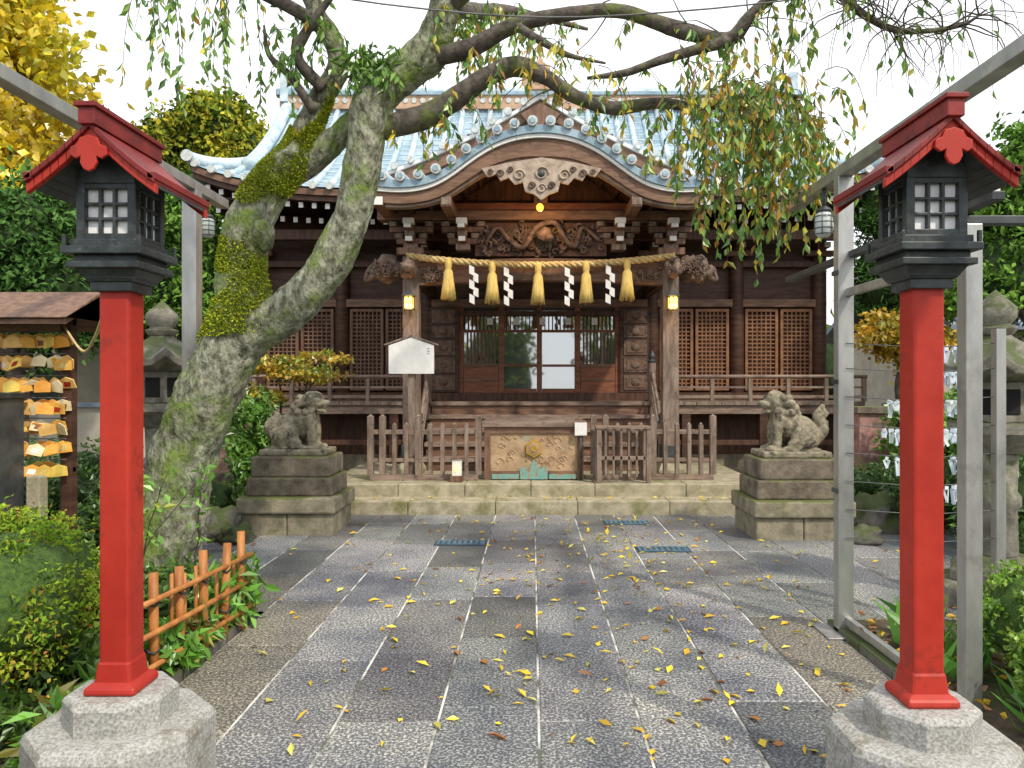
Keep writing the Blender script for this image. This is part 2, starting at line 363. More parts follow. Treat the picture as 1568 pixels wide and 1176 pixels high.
while x<5.34:
    tm=1 if abs(x)<=W1 else .27*(W0-abs(x))/(W0-W1)
    if tm>.03:
        pts=[RP(x,t) for t in np.linspace(0,tm,12)]
        r.tube([(p[0],p[1],p[2]+.02) for p in pts],.055,roof_rib,8)
        r.cyl((pts[0][0],pts[0][1]-.05,pts[0][2]+.02),(pts[0][0],pts[0][1]+.02,pts[0][2]+.02),.062,.062,roof_cap,12,False)
    x+=.26
for t in np.linspace(.05,.97,17):
    pts=[RP(q,t) for q in np.linspace(-wt(t),wt(t),30)]
    r.tube([(p[0],p[1],p[2]+.002) for p in pts],.014,roof_rib,5)
for sg in(-1,1):
    pts=[RP(sg*4.72,t) for t in np.linspace(.2,1,14)]
    r.tube([(p[0],p[1],p[2]+.10) for p in pts],.11,roof_rib,8)
    pts=[RP(sg*4.42,t) for t in np.linspace(.16,1,14)]
    r.tube([(p[0],p[1],p[2]+.08) for p in pts],.07,roof_rib,8)
    pts=[RP(sg*wt(t)*.995,t) for t in np.linspace(0,.27,8)]
    r.tube([(p[0],p[1],p[2]+.07) for p in pts],.10,roof_rib,8)
    p=pts[0]; r.cyl((p[0],p[1]-.1,p[2]+.08),(p[0],p[1],p[2]+.08),.09,.09,roof_cap,14,False)
    p=RP(sg*4.42,.16); r.cyl((p[0],p[1]-.09,p[2]+.1),(p[0],p[1],p[2]+.1),.09,.09,gold,14,False)
    p=RP(sg*4.75,1); r.cbox((p[0],p[1],p[2]+.32),(.14,.45,.55),roof_rib)
r.box(CX-4.85,CX+4.85,YR-.16,YR+.16,6.75,7.0,ridge_tan); r.box(CX-4.9,CX+4.9,YR-.2,YR+.2,7.0,7.06,roofm)
for i in range(60): r.cyl((CX-4.75+i*.161,YR-.175,6.9),(CX-4.75+i*.161,YR-.16,6.9),.05,.05,roof_cap,10,False)
r.tube([(CX-4.95,YR,7.1),(CX+4.95,YR,7.1)],.09,roof_rib,10)
r.obj('roof',sh)
e=Mb()
def eave(z0,z1,yo,m):
    n=40
    for i in range(n):
        a=-W0+.05+(2*W0-.1)*i/n; b_=-W0+.05+(2*W0-.1)*(i+1)/n
        za=upt(a,0);zb=upt(b_,0)
        e.add([(CX+a,YE+yo,z0+za),(CX+b_,YE+yo,z0+zb),(CX+b_,YE+yo,z1+zb),(CX+a,YE+yo,z1+za),
               (CX+a,YE+yo+.12,z0+za),(CX+b_,YE+yo+.12,z0+zb),(CX+b_,YE+yo+.12,z1+zb),(CX+a,YE+yo+.12,z1+za)],
              [(0,1,2,3),(4,7,6,5),(0,4,5,1),(3,2,6,7)],m)
eave(4.50,4.60,.02,wood_mid_h); eave(4.42,4.498,.07,wood_dark_h)
n=50
for i in range(n+1):
    x=-5.2+10.4*i/n; up=upt(x,0)
    e.beam((CX+x,YE+.16,4.36+up),(CX+x,13.2,4.78),.075,.09,wood_dark)
    e.cbox((CX+x,YE+.155,4.36+up),(.068,.012,.082),white_p)
    e.beam((CX+x,YE+.55,4.22+up*.6),(CX+x,13.2,4.5),.075,.09,wood_dark)
    e.cbox((CX+x,YE+.545,4.22+up*.6),(.068,.012,.082),white_p)
e.box(CX-5.1,CX+5.1,YE+.3,13.3,4.52,4.56,wood_dark_h)
e.box(CX-5.0,CX+5.0,12.35,12.5,3.98,4.14,wood_dark_h)
e.obj('eaves',sh)
d=Mb()
def dz(x):
    u=min(abs(x)/2.5,1.1); return 5.98-1.22*(1.32*u-.32*u*u)
d.grid(lambda u,v:(CX+(2*u-1)*2.5,11.35+2.75*v,dz((2*u-1)*2.5)),24,4,roofm)
xs=np.linspace(-2.45,2.45,21)
for x in xs:
    d.tube([(CX+x,11.3,dz(x)+.02),(CX+x,13.9,dz(x)+.02)],.05,roof_rib,8)
    d.cyl((CX+x,11.27,dz(x)+.02),(CX+x,11.32,dz(x)+.02),.06,.06,roof_cap,12,False)
def arcstrip(mb,fz,x0,x1,n,zo0,zo1,y0,y1,m):
    for i in range(n):
        a=x0+(x1-x0)*i/n;b_=x0+(x1-x0)*(i+1)/n
        mb.add([(CX+a,y0,fz(a)+zo0(a)),(CX+b_,y0,fz(b_)+zo0(b_)),(CX+b_,y0,fz(b_)+zo1(b_)),(CX+a,y0,fz(a)+zo1(a)),
                (CX+a,y1,fz(a)+zo0(a)),(CX+b_,y1,fz(b_)+zo0(b_)),(CX+b_,y1,fz(b_)+zo1(b_)),(CX+a,y1,fz(a)+zo1(a))],
               [(0,1,2,3),(4,7,6,5),(0,4,5,1),(3,2,6,7)],m,False)
arcstrip(d,dz,-2.5,2.5,24,lambda x:-.07,lambda x:-.01,11.33,11.6,white_p)
arcstrip(d,dz,-2.48,2.48,24,lambda x:-.26,lambda x:-.072,11.38,11.46,wood_mid_h)
arcstrip(d,dz,-2.4,2.4,24,lambda x:-.36,lambda x:-.262,11.48,11.54,ridge_tan)
poly=[(CX+x,dz(x)-.3) for x in np.linspace(-2.3,2.3,20)]+[(CX+2.3,4.5),(CX-2.3,4.5)]
d.prism(poly,11.75,11.8,wood_dark)
for k in range(5): d.box(CX-1.1+k*.55-.04,CX-1.1+k*.55+.04,11.70,11.75,4.6,5.5,wood_mid)
d.tube([(CX,11.25,6.05),(CX,13.6,6.05)],.10,roof_rib,10)
d.tube([(CX,11.4,6.15),(CX,13.6,6.15)],.06,ridge_tan,10)
d.prism([(CX+a,6.0+b_) for a,b_ in[(-.22,0),(-.28,.12),(-.16,.2),(-.14,.34),(-.05,.40),(0,.52),(.05,.40),(.14,.34),(.16,.2),(.28,.12),(.22,0)]],11.2,11.28,ridge_tan)
d.ell((CX,11.18,6.2),(.10,.05,.10),gold)
d.prism([(CX+a,5.55+b_) for a,b_ in[(-.3,.12),(-.2,0),(-.08,.02),(0,-.16),(.08,.02),(.2,0),(.3,.12),(0,.28)]],11.3,11.36,wood_mid)
d.obj('dormer_gable',sh,bevel=.004)
kx=np.array([0,.2,.4,.6,.78,.96,1.13,1.27,1.4,1.56,1.74,1.92,2.1,2.35]); kz=np.array([4.92,4.91,4.87,4.80,4.70,4.575,4.435,4.335,4.265,4.215,4.185,4.18,4.19,4.225])
def kf(x): return float(np.interp(abs(x),kx,kz))
_f=np.linspace(-2.35,2.35,95); _z=np.array([kf(x) for x in _f]); _z=np.convolve(np.pad(_z,4,'edge'),np.ones(9)/9,'valid')
def ks(x): return float(np.interp(x,_f,_z))
k=Mb()
def KP(x,y): return (CX+x,y,ks(x)+.13+(y-10)*.16*(abs(x)/2.35)**1.5)
k.grid(lambda u,v:KP((2*u-1)*2.35,9.98+2.6*v),60,8,roofm)
arc=[0];
for i in range(1,len(_f)): arc.append(arc[-1]+math.hypot(_f[i]-_f[i-1],_z[i]-_z[i-1]))
nr=21
for i in range(nr+1):
    x=float(np.interp(arc[-1]*i/nr,arc,_f)); p=KP(x,9.93);q=KP(x,12.4)
    k.tube([(p[0],p[1],p[2]+.045),(q[0],q[1],q[2]+.045)],.06,roof_rib,8)
    k.cyl((p[0],9.90,p[2]+.04),(p[0],9.95,p[2]+.04),.068,.068,roof_cap,14,False)
    k.cyl((p[0],9.885,p[2]+.04),(p[0],9.90,p[2]+.04),.04,.04,roofm,10,False)
arcstrip(k,ks,-2.35,2.35,80,lambda x:.02,lambda x:.125,9.95,10.2,roofm)
arcstrip(k,ks,-2.33,2.33,80,lambda x:-.035,lambda x:.018,9.98,10.2,white_p)
arcstrip(k,ks,-2.30,2.30,80,lambda x:-.28+.10*min(abs(x)/1.6,1),lambda x:-.037,10.02,10.12,wood_mid_h)
arcstrip(k,ks,-2.1,2.1,80,lambda x:-.35+.13*min(abs(x)/1.6,1),lambda x:-.282+.10*min(abs(x)/1.6,1),10.06,10.2,wood_grey_h)
arcstrip(k,ks,-2.2,2.2,60,lambda x:-.08,lambda x:.06,10.2,12.5,wood_dark)
for i in range(18):
    x=float(np.interp(arc[-1]*(i+1)/19,arc,_f)); k.beam((CX+x,10.15,ks(x)-.12),(CX+x,12.4,ks(x)-.10),.05,.06,wood_dark)
poly=[(CX+x,ks(x)-.1) for x in np.linspace(-1.9,1.9,30)]+[(CX+1.9,3.95),(CX-1.9,3.95)]
k.prism(poly,11.15,11.2,wood_dark_h)
k.box(CX-1.3,CX+1.3,10.95,11.1,4.12,4.24,wood_red)
k.cbox((CX,10.98,4.40),(.2,.14,.34),wood_mid)
for sg in(-1,1):
    k.box(CX+sg*2.18-.07,CX+sg*2.18+.07,10.0,13,3.98,4.10,wood_mid)
    k.cbox((CX+sg*2.18,9.995,4.04),(.13,.012,.11),white_p)
    k.box(CX+sg*1.28-.07,CX+sg*1.28+.07,10.05,13,3.98,4.12,wood_mid)
    k.cbox((CX+sg*1.28,10.045,4.05),(.13,.012,.10),wood_grey)
k.obj('porch_roof',sh,bevel=.003)
c=Mb()
out=[(-.80,4.47),(-.72,4.36),(-.6,4.40),(-.55,4.31),(-.44,4.35),(-.36,4.26),(-.25,4.29),(-.22,4.17),(-.10,4.13),(0,4.05),(.10,4.13),(.22,4.17),(.25,4.29),(.36,4.26),(.44,4.35),(.55,4.31),(.6,4.40),(.72,4.36),(.80,4.47),(.45,4.55),(0,4.62),(-.45,4.55)]
c.prism([(CX+a,b_) for a,b_ in out],10.0,10.05,wood_light)
for a,b_,rr in[(-.55,4.40,.05),(.55,4.40,.05),(-.3,4.38,.08),(.3,4.38,.08),(0,4.40,.10),(0,4.2,.07),(-.13,4.24,.05),(.13,4.24,.05),(-.42,4.45,.04),(.42,4.45,.04),(-.68,4.42,.035),(.68,4.42,.035)]:
    c.tube([(CX+a+rr*math.cos(q)*(1-q/12),9.985,b_+rr*math.sin(q)*(1-q/12)) for q in np.linspace(0,8,24)],.012,wood_carv if rr<.06 else wood_light,6)
c.ell((CX,9.98,4.40),(.05,.03,.05),metal_d)
c.obj('gable_pendant',sh,bevel=.008)
p=Mb()
for sg in(-1,1):
    x=CX+sg*1.87
    p.lathe((x,10.9,.32),[(.26,0),(.26,.05),(.20,.14)],stone_y,4,math.pi/4)
    p.box(x-.115,x+.115,10.785,11.015,.46,3.45,wood_grey)
    p.box(x-.13,x+.13,10.77,11.03,.5,.72,metal_d)
    p.box(x-.19,x+.19,10.72,11.08,3.45,3.55,wood_mid); 
    p.box(x-.06,x+.06,11.0,13,3.1,3.3,wood_dark)
n=20
for i in range(n):
    a=-1.76+3.52*i/n;b_=-1.76+3.52*(i+1)/n; f=lambda q:.07*(1-(q/1.76)**2)
    p.add([(CX+a,10.8,3.02+f(a)),(CX+b_,10.8,3.02+f(b_)),(CX+b_,10.8,3.34+f(b_)),(CX+a,10.8,3.34+f(a)),(CX+a,11.0,3.02+f(a)),(CX+b_,11.0,3.02+f(b_)),(CX+b_,11.0,3.34+f(b_)),(CX+a,11.0,3.34+f(a))],
          [(0,1,2,3),(4,7,6,5),(0,4,5,1),(3,2,6,7)],wood_mid_h)
p.box(CX-2.35,CX+2.35,10.78,11.02,3.96,4.09,wood_mid_h)
def bracket(x):
    p.cbox((x,10.88,3.57),(.20,.24,.09),wood_grey); p.cbox((x,10.88,3.66),(.42,.12,.08),wood_mid)
    p.cbox((x,10.80,3.66),(.11,.36,.08),wood_mid); p.cbox((x,10.615,3.66),(.10,.014,.07),white_p)
    for q in(-.17,0,.17): p.cbox((x+q,10.88,3.74),(.11,.15,.07),wood_grey)
    p.cbox((x,10.72,3.75),(.13,.12,.08),wood_grey); p.cbox((x,10.72,3.82),(.11,.46,.07),wood_mid); p.cbox((x,10.485,3.82),(.10,.014,.06),white_p)
    p.cbox((x,10.88,3.83),(.62,.11,.08),wood_mid); p.cbox((x,10.60,3.90),(.15,.12,.08),white_p)
    for q in(-.26,0,.26): p.cbox((x+q,10.88,3.91),(.11,.15,.07),wood_grey)
for q in(-1.87,-1.12,1.12,1.87): bracket(CX+q)
p.obj('porch_frame',sh,bevel=.006)
c=Mb()
def heap(cx,cy,cz,sx,sz,n,m,r0=.03,r1=.07):
    for i in range(n):
        x=cx+rng.normal()*sx*.5; z=cz+rng.normal()*sz*.4
        x=min(max(x,cx-sx),cx+sx); z=min(max(z,cz-sz),cz+sz)
        r=U(r0,r1); a=U(0,6.28); k_=U(4,7)
        c.tube([(x+r*(1-q/k_)*math.cos(a+q),cy-U(0,.01)-.04*q/k_,z+r*(1-q/k_)*math.sin(a+q)) for q in np.linspace(0,k_*.9,9)],[.022*(1-.06*j) for j in range(9)],m,5)
heap(CX,10.84,3.70,.88,.26,210,wood_carv)
c.tube(cr([(CX-.8,10.8,3.62),(CX-.62,10.74,3.84),(CX-.45,10.76,3.66),(CX-.25,10.72,3.56),(CX-.05,10.72,3.84),(CX+.2,10.72,3.9),(CX+.35,10.74,3.66),(CX+.5,10.76,3.58),(CX+.6,10.76,3.84),(CX+.85,10.8,3.66)],6),[.022+.02*math.sin(i/54*3.14) for i in range(55)],wood_carv,8)
c.ell((CX+.05,10.66,3.72),(.13,.09,.10),wood_carv,rough=.5); c.ell((CX+.12,10.58,3.66),(.07,.07,.05),wood_carv)
c.box(CX-.95,CX+.95,10.86,10.92,3.45,3.93,wood_dark_h)
for sg in(-1,1):
    x=CX+sg*2.2
    c.ell((x,10.9,3.27),(.26,.12,.19),wood_carv,12,8,rough=.6); c.ell((x+sg*.2,10.88,3.22),(.14,.09,.10),wood_carv,rough=.6)
    c.tube(cr([(x+sg*.2,10.85,3.18),(x+sg*.32,10.82,3.10),(x+sg*.30,10.8,3.22)],5),[.05-.003*i for i in range(11)],wood_carv,7)
    heap(x,10.76,3.28,.24,.17,34,wood_carv,.025,.05)
    heap(CX+sg*1.52,10.78,3.18,.2,.15,26,wood_carv,.025,.05)
    x=CX+sg*1.87; c.ell((x,10.62,3.22),(.11,.2,.13),wood_carv,12,8,rough=.6); heap(x,10.5,3.22,.1,.12,16,wood_carv,.02,.04)
c.obj('carvings',sh)
w=Mb(); YW=13.0; zf=1.32
w.box(CX-4.7,CX+4.7,12.6,16.4,-.05,.42,stone_base)
w.box(CX-4.85,CX+4.85,YW+.10,16.6,zf-.05,4.7,wood_dark)
cols=[-4.85,-3.42,-1.95,1.95,3.42,4.85]
for q in cols: w.cyl((CX+q,YW+.02,zf),(CX+q,YW+.02,4.3),.12,.12,wood_dark,16)
w.box(CX-4.95,CX+4.95,YW-.06,YW+.1,2.93,3.06,wood_mid_h)
w.box(CX-4.95,CX+4.95,YW-.05,YW+.1,3.62,3.72,wood_dark_h)
w.box(CX-4.95,CX+4.95,YW-.10,YW+.1,zf,zf+.13,wood_dark_h)
for q in cols:
    w.cbox((CX+q,YW-.05,3.85),(.5,.12,.09),wood_mid); w.cbox((CX+q,YW-.14,3.95),(.12,.42,.09),wood_mid); w.cbox((CX+q,YW-.355,3.95),(.1,.014,.08),white_p)
def lattice(x0,x1,z0,z1,y,m,sp=.068,th=.022,fr=.05):
    w.box(x0,x1,y-.01,y+.03,z0,z0+fr,m); w.box(x0,x1,y-.01,y+.03,z1-fr,z1,m)
    w.box(x0,x0+fr,y-.012,y+.032,z0,z1,m); w.box(x1-fr,x1,y-.012,y+.032,z0,z1,m)
    nx=int((x1-x0-2*fr)/sp); 
    for i in range(1,nx): q=x0+fr+(x1-x0-2*fr)*i/nx; w.box(q-th/2,q+th/2,y,y+.012,z0+fr,z1-fr,m)
    nz=int((z1-z0-2*fr)/sp)
    for i in range(1,nz): q=z0+fr+(z1-z0-2*fr)*i/nz; w.box(x0+fr,x1-fr,y+.004,y+.016,q-th/2,q+th/2,m)
for sg in(-1,1):
    for a,b_ in((2.08,2.66),(2.70,3.28),(3.56,4.13),(4.17,4.72)):
        x0,x1=(CX+a,CX+b_) if sg>0 else (CX-b_,CX-a)
        lattice(x0,x1,zf+.17,2.90,YW,wood_lat if sg>0 else wood_mid)  # lighter wood on the right paints in sunlight, darker left paints in shade
        w.box(x0,x1,YW+.07,YW+.09,zf+.15,2.92,wood_dark)
w.obj('walls',sh,bevel=.003)
d=Mb(); y=YW-.02
d.box(CX-1.33,CX+1.33,YW+.07,YW+.09,zf,3.0,glassd)
for q in(-1.36,-.66,0,.66,1.36): d.box(CX+q-.045,CX+q+.045,y,y+.07,zf+.13,2.93,wood_red)
d.box(CX-1.4,CX+1.4,y-.01,y+.075,2.78,2.86,wood_dark_h)
d.box(CX-1.4,CX+1.4,y+.01,y+.06,2.5,2.54,wood_red)
for x0,x1 in((-1.31,-.71),(.71,1.31)):
    d.box(CX+x0,CX+x1,y+.01,y+.05,zf+.13,zf+.58,wood_red); d.box(CX+x0,CX+x1,y,y+.06,zf+.58,zf+.63,wood_mid_h); d.box(CX+x0,CX+x1,y,y+.06,zf+.33,zf+.37,wood_mid_h)
    for i in range(9): q=CX+x0+(i+1)*.06; d.box(q-.011,q+.011,y+.02,y+.045,zf+.63,2.5,wood_mid)
for x0,x1 in((-.61,-.05),(.05,.61)): d.box(CX+x0,CX+x1,y+.01,y+.05,zf+.13,zf+.2,wood_red); d.box(CX+x0,CX+x1,y+.012,y+.05,zf+.58,zf+.62,wood_red)
for i in range(40): q=CX-1.3+i*.0665; d.box(q-.009,q+.009,y+.02,y+.04,2.54,2.78,wood_dark)
for sg in(-1,1):
    x=CX+sg*1.65
    d.box(x-.26,x+.26,y-.06,y-.02,zf+.14,2.92,wood_dark)
    for z0,z1 in((1.5,1.75),(1.8,2.05),(2.1,2.35),(2.4,2.6),(2.65,2.87)):
        d.box(x-.2,x+.2,y-.075,y-.06,z0,z1,wood_carv); d.box(x-.15,x+.15,y-.085,y-.075,z0+.04,z1-.04,wood_mid)
        d.ell((x,y-.085,(z0+z1)/2),(.08,.02,.06),wood_carv)
for i in range(5):
    d.box(CX-.9+i*.45,CX-.80+i*.45,y-.03,y-.02,2.62,2.74,white_p)
d.obj('doors',sh,bevel=.003)
v=Mb()
for sg in(-1,1):
    a,b_=(CX+1.9,CX+5.2) if sg>0 else (CX-5.2,CX-1.9)
    x=a
    while x<b_-.02: v.box(x+.003,min(x+.2,b_)-.003,12.0,13.0,zf-.06,zf+U(-.003,.003),wood_grey); x+=.2
    v.box(a,b_,12.04,12.12,zf-.20,zf-.062,wood_grey_h)
    v.box(a,b_,12.5,12.58,zf-.20,zf-.062,wood_dark_h)
    for q in(2.35,3.6,4.9):
        v.box(CX+sg*q-.07,CX+sg*q+.07,12.05,12.19,.3,zf-.2,wood_dark); v.box(CX+sg*q-.13,CX+sg*q+.13,11.98,12.26,-.02,.3,stone_y)
    v.box(a,b_,12.62,12.66,.42,zf-.06,wood_dark_h)
    v.box(a,b_,12.07,12.11,.62,.70,wood_dark_h)
    r0,r1=(CX+2.15,CX+5.2) if sg>0 else (CX-5.2,CX-2.15)
    v.box(r0,r1,12.03,12.08,zf+.05,zf+.10,wood_grey_h); v.box(r0,r1,12.035,12.075,zf+.21,zf+.245,wood_grey_h)
    v.tube([(r0-.05,12.055,zf+.40),(r1+.05,12.055,zf+.40)],.03,wood_grey_h,8)
    q=r0
    while q<=r1: v.box(q-.03,q+.03,12.02,12.09,zf,zf+.37,wood_grey); q+=.61
    for (yy,zb,zt_) in((12.0,zf,zf+.62),(11.05,.4,1.02)):
        x=CX+sg*1.79
        v.cyl((x,yy,zb-.3),(x,yy,zt_),.06,.06,wood_grey,12)
        v.lathe((x,yy,zt_),[(.065,0),(.07,.03),(.045,.05),(.06,.09),(.055,.13),(.015,.18),(.004,.2)],metal_d,12,0,True)
    x=CX+sg*1.79
    for o in(.5,.28,.12): v.tube([(x,11.05,.42+o),(x,12.0,zf+o)],.028,wood_grey,8)
for i in range(5):
    z=.52+.2*i; yy=11.02+.22*i
    v.box(CX-1.74,CX+1.74,yy,yy+.30,z-.06,z,wood_grey_h); v.box(CX-1.72,CX+1.72,yy+.04,yy+.07,z-.2,z-.062,wood_mid_h)
v.box(CX-1.76,CX+1.76,12.1,13.0,zf-.06,zf-.002,wood_mid_h)
v.obj('veranda',sh,bevel=.005)
l=Mb()
for sg in(-1,1):
    x=CX+sg*1.87
    l.box(x-.055,x+.055,10.60,10.71,2.68,2.83,warm)
    for a in(-.06,.06):
        for b_ in(-.06,.06): l.box(x+a-.008,x+a+.008,10.655+b_-.008,10.655+b_+.008,2.66,2.85,black_p)
    l.box(x-.006,x+.006,10.594,10.60,2.67,2.84,black_p); l.box(x-.06,x+.06,10.592,10.60,2.75,2.76,black_p)
    l.lathe((x,10.655,2.85),[(.13,0),(.03,.08),(.01,.1)],metal_d,4,math.pi/4); l.box(x-.07,x+.07,10.585,10.725,2.65,2.668,black_p)
    l.box(x-.01,x+.01,10.7,10.79,2.9,2.93,black_p)
l.ell((CX-.02,10.12,3.98),(.05,.05,.055),orange,12,8); l.cyl((CX-.02,10.12,4.03),(CX-.02,10.12,4.15),.03,.05,metal_d)
l.obj('porch_lamps',sh)
for x,y,z,e_ in((CX-1.87,10.5,2.7,5),(CX+1.87,10.5,2.7,5),(CX,10.2,3.88,14)):
    ld=bpy.data.lights.new('lamp','POINT'); ld.energy=e_; ld.color=(1,.55,.2); ld.shadow_soft_size=.05
    lo=bpy.data.objects.new('lamp_light',ld); lo.location=(x,y,z); scene.collection.objects.link(lo); lo.parent=sh

rp=empty('shimenawa_rope'); c=Mb()
N_=260
for ph in(0,2.09,4.19):
    pts=[]
    for i in range(N_+1):
        t=i/N_; x=CX-1.9+3.8*t; z=3.42-.13*(1-(2*t-1)**2); a=ph+t*90
        rr=.026; pts.append((x,10.66+rr*math.cos(a),z+rr*math.sin(a)))
    c.tube(pts,.027,straw,6)
c.obj('rope',rp)
c=Mb()
def sag(x): t=(x-CX+1.9)/3.8; return 3.42-.13*(1-(2*t-1)**2)
for x in(-1.19,-.57,.08,.76,1.34):
    z=sag(x)-.03; h_=U(.96,1.04)
    c.lathe((x,10.62,z),[(.02,.06),(.045,.02),(.05,-.06),(.038,-.09),(.065,-.14),(.085,-.38*h_),(.092,-.50*h_),(.06,-.505*h_)][::-1],straw_y,18,0,True)
    for j in range(34):
        a=j/34*6.28; c.tube([(x+.055*math.cos(a),10.62+.055*math.sin(a),z-.14),(x+.096*math.cos(a)+U(-.012,.012),10.62+.095*math.sin(a),z-.5-U(0,.05))],.006,straw_y,4)
c.obj('tassels',rp)
c=Mb()
for x in(-.83,-.34,.52,1.10):
    z=sag(x)-.04; 
    for j in range(5):
        o=.028*(1 if j%2 else -1)
        c.add([(x+o-.036,10.6+.012*j,z),(x+o+.036,10.6+.012*j,z-.035),(x+o+.036,10.606+.012*j,z-.155),(x+o-.036,10.606+.012*j,z-.12)],[(0,1,2,3)],white_p)
        z-=.10
c.obj('paper_streamers',rp)

ob=empty('offering_box'); c=Mb(); x0,x1,y0,y1=-.64,.68,10.0,10.62
c.box(x0+.05,x1-.05,y0+.03,y1-.03,.36,1.02,boxpanel)
for x in(x0,x1-.08):
    for y in(y0,y1-.08): c.box(x,x+.08,y,y+.08,.32,1.10,wood_mid)
c.box(x0-.03,x1+.03,y0-.03,y0+.05,1.03,1.11,wood_grey_h); c.box(x0-.03,x1+.03,y1-.05,y1+.03,1.03,1.11,wood_grey_h)
c.box(x0+.08,x1-.08,y0+.006,y0+.04,.34,.44,wood_mid_h); c.box(x0+.08,x1-.08,y0+.006,y0+.04,.94,1.02,wood_mid_h)
for i in range(9): yy=y0+.08+i*.06; c.prismx([(yy,1.02),(yy+.03,1.07),(yy+.06,1.02)],x0,x1,wood_mid_h)
for i in range(34):
    x=U(x0+.15,x1-.15);z=U(.48,.9); r_=U(.03,.075)
    c.tube([(x+r_*(1-q/6)*math.cos(q),y0+.028,z+r_*(1-q/6)*math.sin(q)) for q in np.linspace(0,5,12)],.010,boxpanel,5)
c.prism([(.02+.12*math.cos(a),.74+.12*math.sin(a)) for a in np.arange(6)*math.pi/3+math.pi/6],y0-.01,y0+.03,gold); c.prism([(.02+.085*math.cos(a),.74+.085*math.sin(a)) for a in np.arange(6)*math.pi/3+math.pi/6],y0-.02,y0-.01,boxpanel)
c.prism([(.02+.045*math.cos(a),.74+.045*math.sin(a)) for a in np.arange(12)*math.pi/6],y0-.03,y0-.02,gold)
c.prism([(-.16,.33),(-.17,.46),(-.10,.50),(-.05,.46),(.02,.60),(.09,.46),(.14,.51),(.20,.46),(.20,.33)],y0-.004,y0+.02,teal)
c.box(x0+.1,x0+.46,y0-.004,y0+.01,.335,.40,teal); c.box(x1-.46,x1-.1,y0-.004,y0+.01,.335,.40,teal)
c.obj('box_body',ob,bevel=.006)
c=Mb(); c.box(.56,.72,9.93,9.945,.92,1.09,white_p); c.cyl((.64,9.96,.33),(.64,9.96,1.0),.012,.012,metal_d); c.obj('small_notice_sign')
def fence(x0,x1,y,name='picket_fence'):
    c=Mb()
    c.box(x0,x1,y-.05,y+.05,.322,.39,wood_grey_h); c.box(x0,x1,y-.02,y+.02,.93,.99,wood_grey_h); c.box(x0,x1,y-.02,y+.02,.56,.61,wood_grey_h)
    n=int((x1-x0)/.155)
    for i in range(n+1):
        x=x0+(x1-x0)*i/n
        t=1.17 if i in(0,n,n//2,1) else 1.06
        wd=.04 if t>1.1 else .026
        c.box(x-wd,x+wd,y-.034-wd*.2,y+.034+wd*.2,.39,t+U(-.006,.006),wood_grey)
        c.lathe((x,y,t),[(wd*1.2,0),(wd*.3,.025)],wood_grey,4,math.pi/4)
    c.obj(name,bevel=.004)
fence(-2.16,-.72,10.02); fence(.82,2.42,10.08)
c=Mb()
for x in(.86,1.5):
    for y in(9.70,9.95): c.box(x-.03,x+.03,y-.03,y+.03,.322,1.02,wood_grey)
c.box(.82,1.54,9.66,9.99,1.02,1.05,wood_grey_h); c.box(.86,1.5,9.68,9.71,.62,.67,wood_grey_h)
for i in range(6): c.box(.93+i*.1,.96+i*.1,9.68,9.70,.4,1.02,wood_grey)
c.obj('wooden_stand',bevel=.004)
c=Mb(); c.box(-1.05,-.93,9.80,9.92,.40,.62,white_p); c.box(-1.07,-.91,9.78,9.94,.62,.64,wood_mid); c.box(-1.07,-.91,9.78,9.94,.322,.40,wood_mid); c.ell((-.99,9.79,.5),(.03,.012,.05),warm); c.obj('floor_lantern',bevel=.004)
c=Mb(); yb=10.3; xc=-1.66
c.prism([(xc-.31,1.74),(xc+.31,1.74),(xc+.31,2.13),(xc,2.24),(xc-.31,2.13)],yb-.02,yb+.02,white_p)
c.beam((xc-.37,yb,2.135),(xc+.01,yb,2.265),.07,.022,wood_grey); c.beam((xc+.37,yb,2.135),(xc-.01,yb,2.265),.07,.022,wood_grey)
c.box(xc-.05,xc+.05,yb+.021,yb+.09,.32,2.1,wood_grey)
for i in range(3): c.box(xc+.22,xc+.25,yb-.0245,yb-.021,2.08-.035*i,2.088-.035*i,black_p)
c.obj('notice_board',bevel=.003)

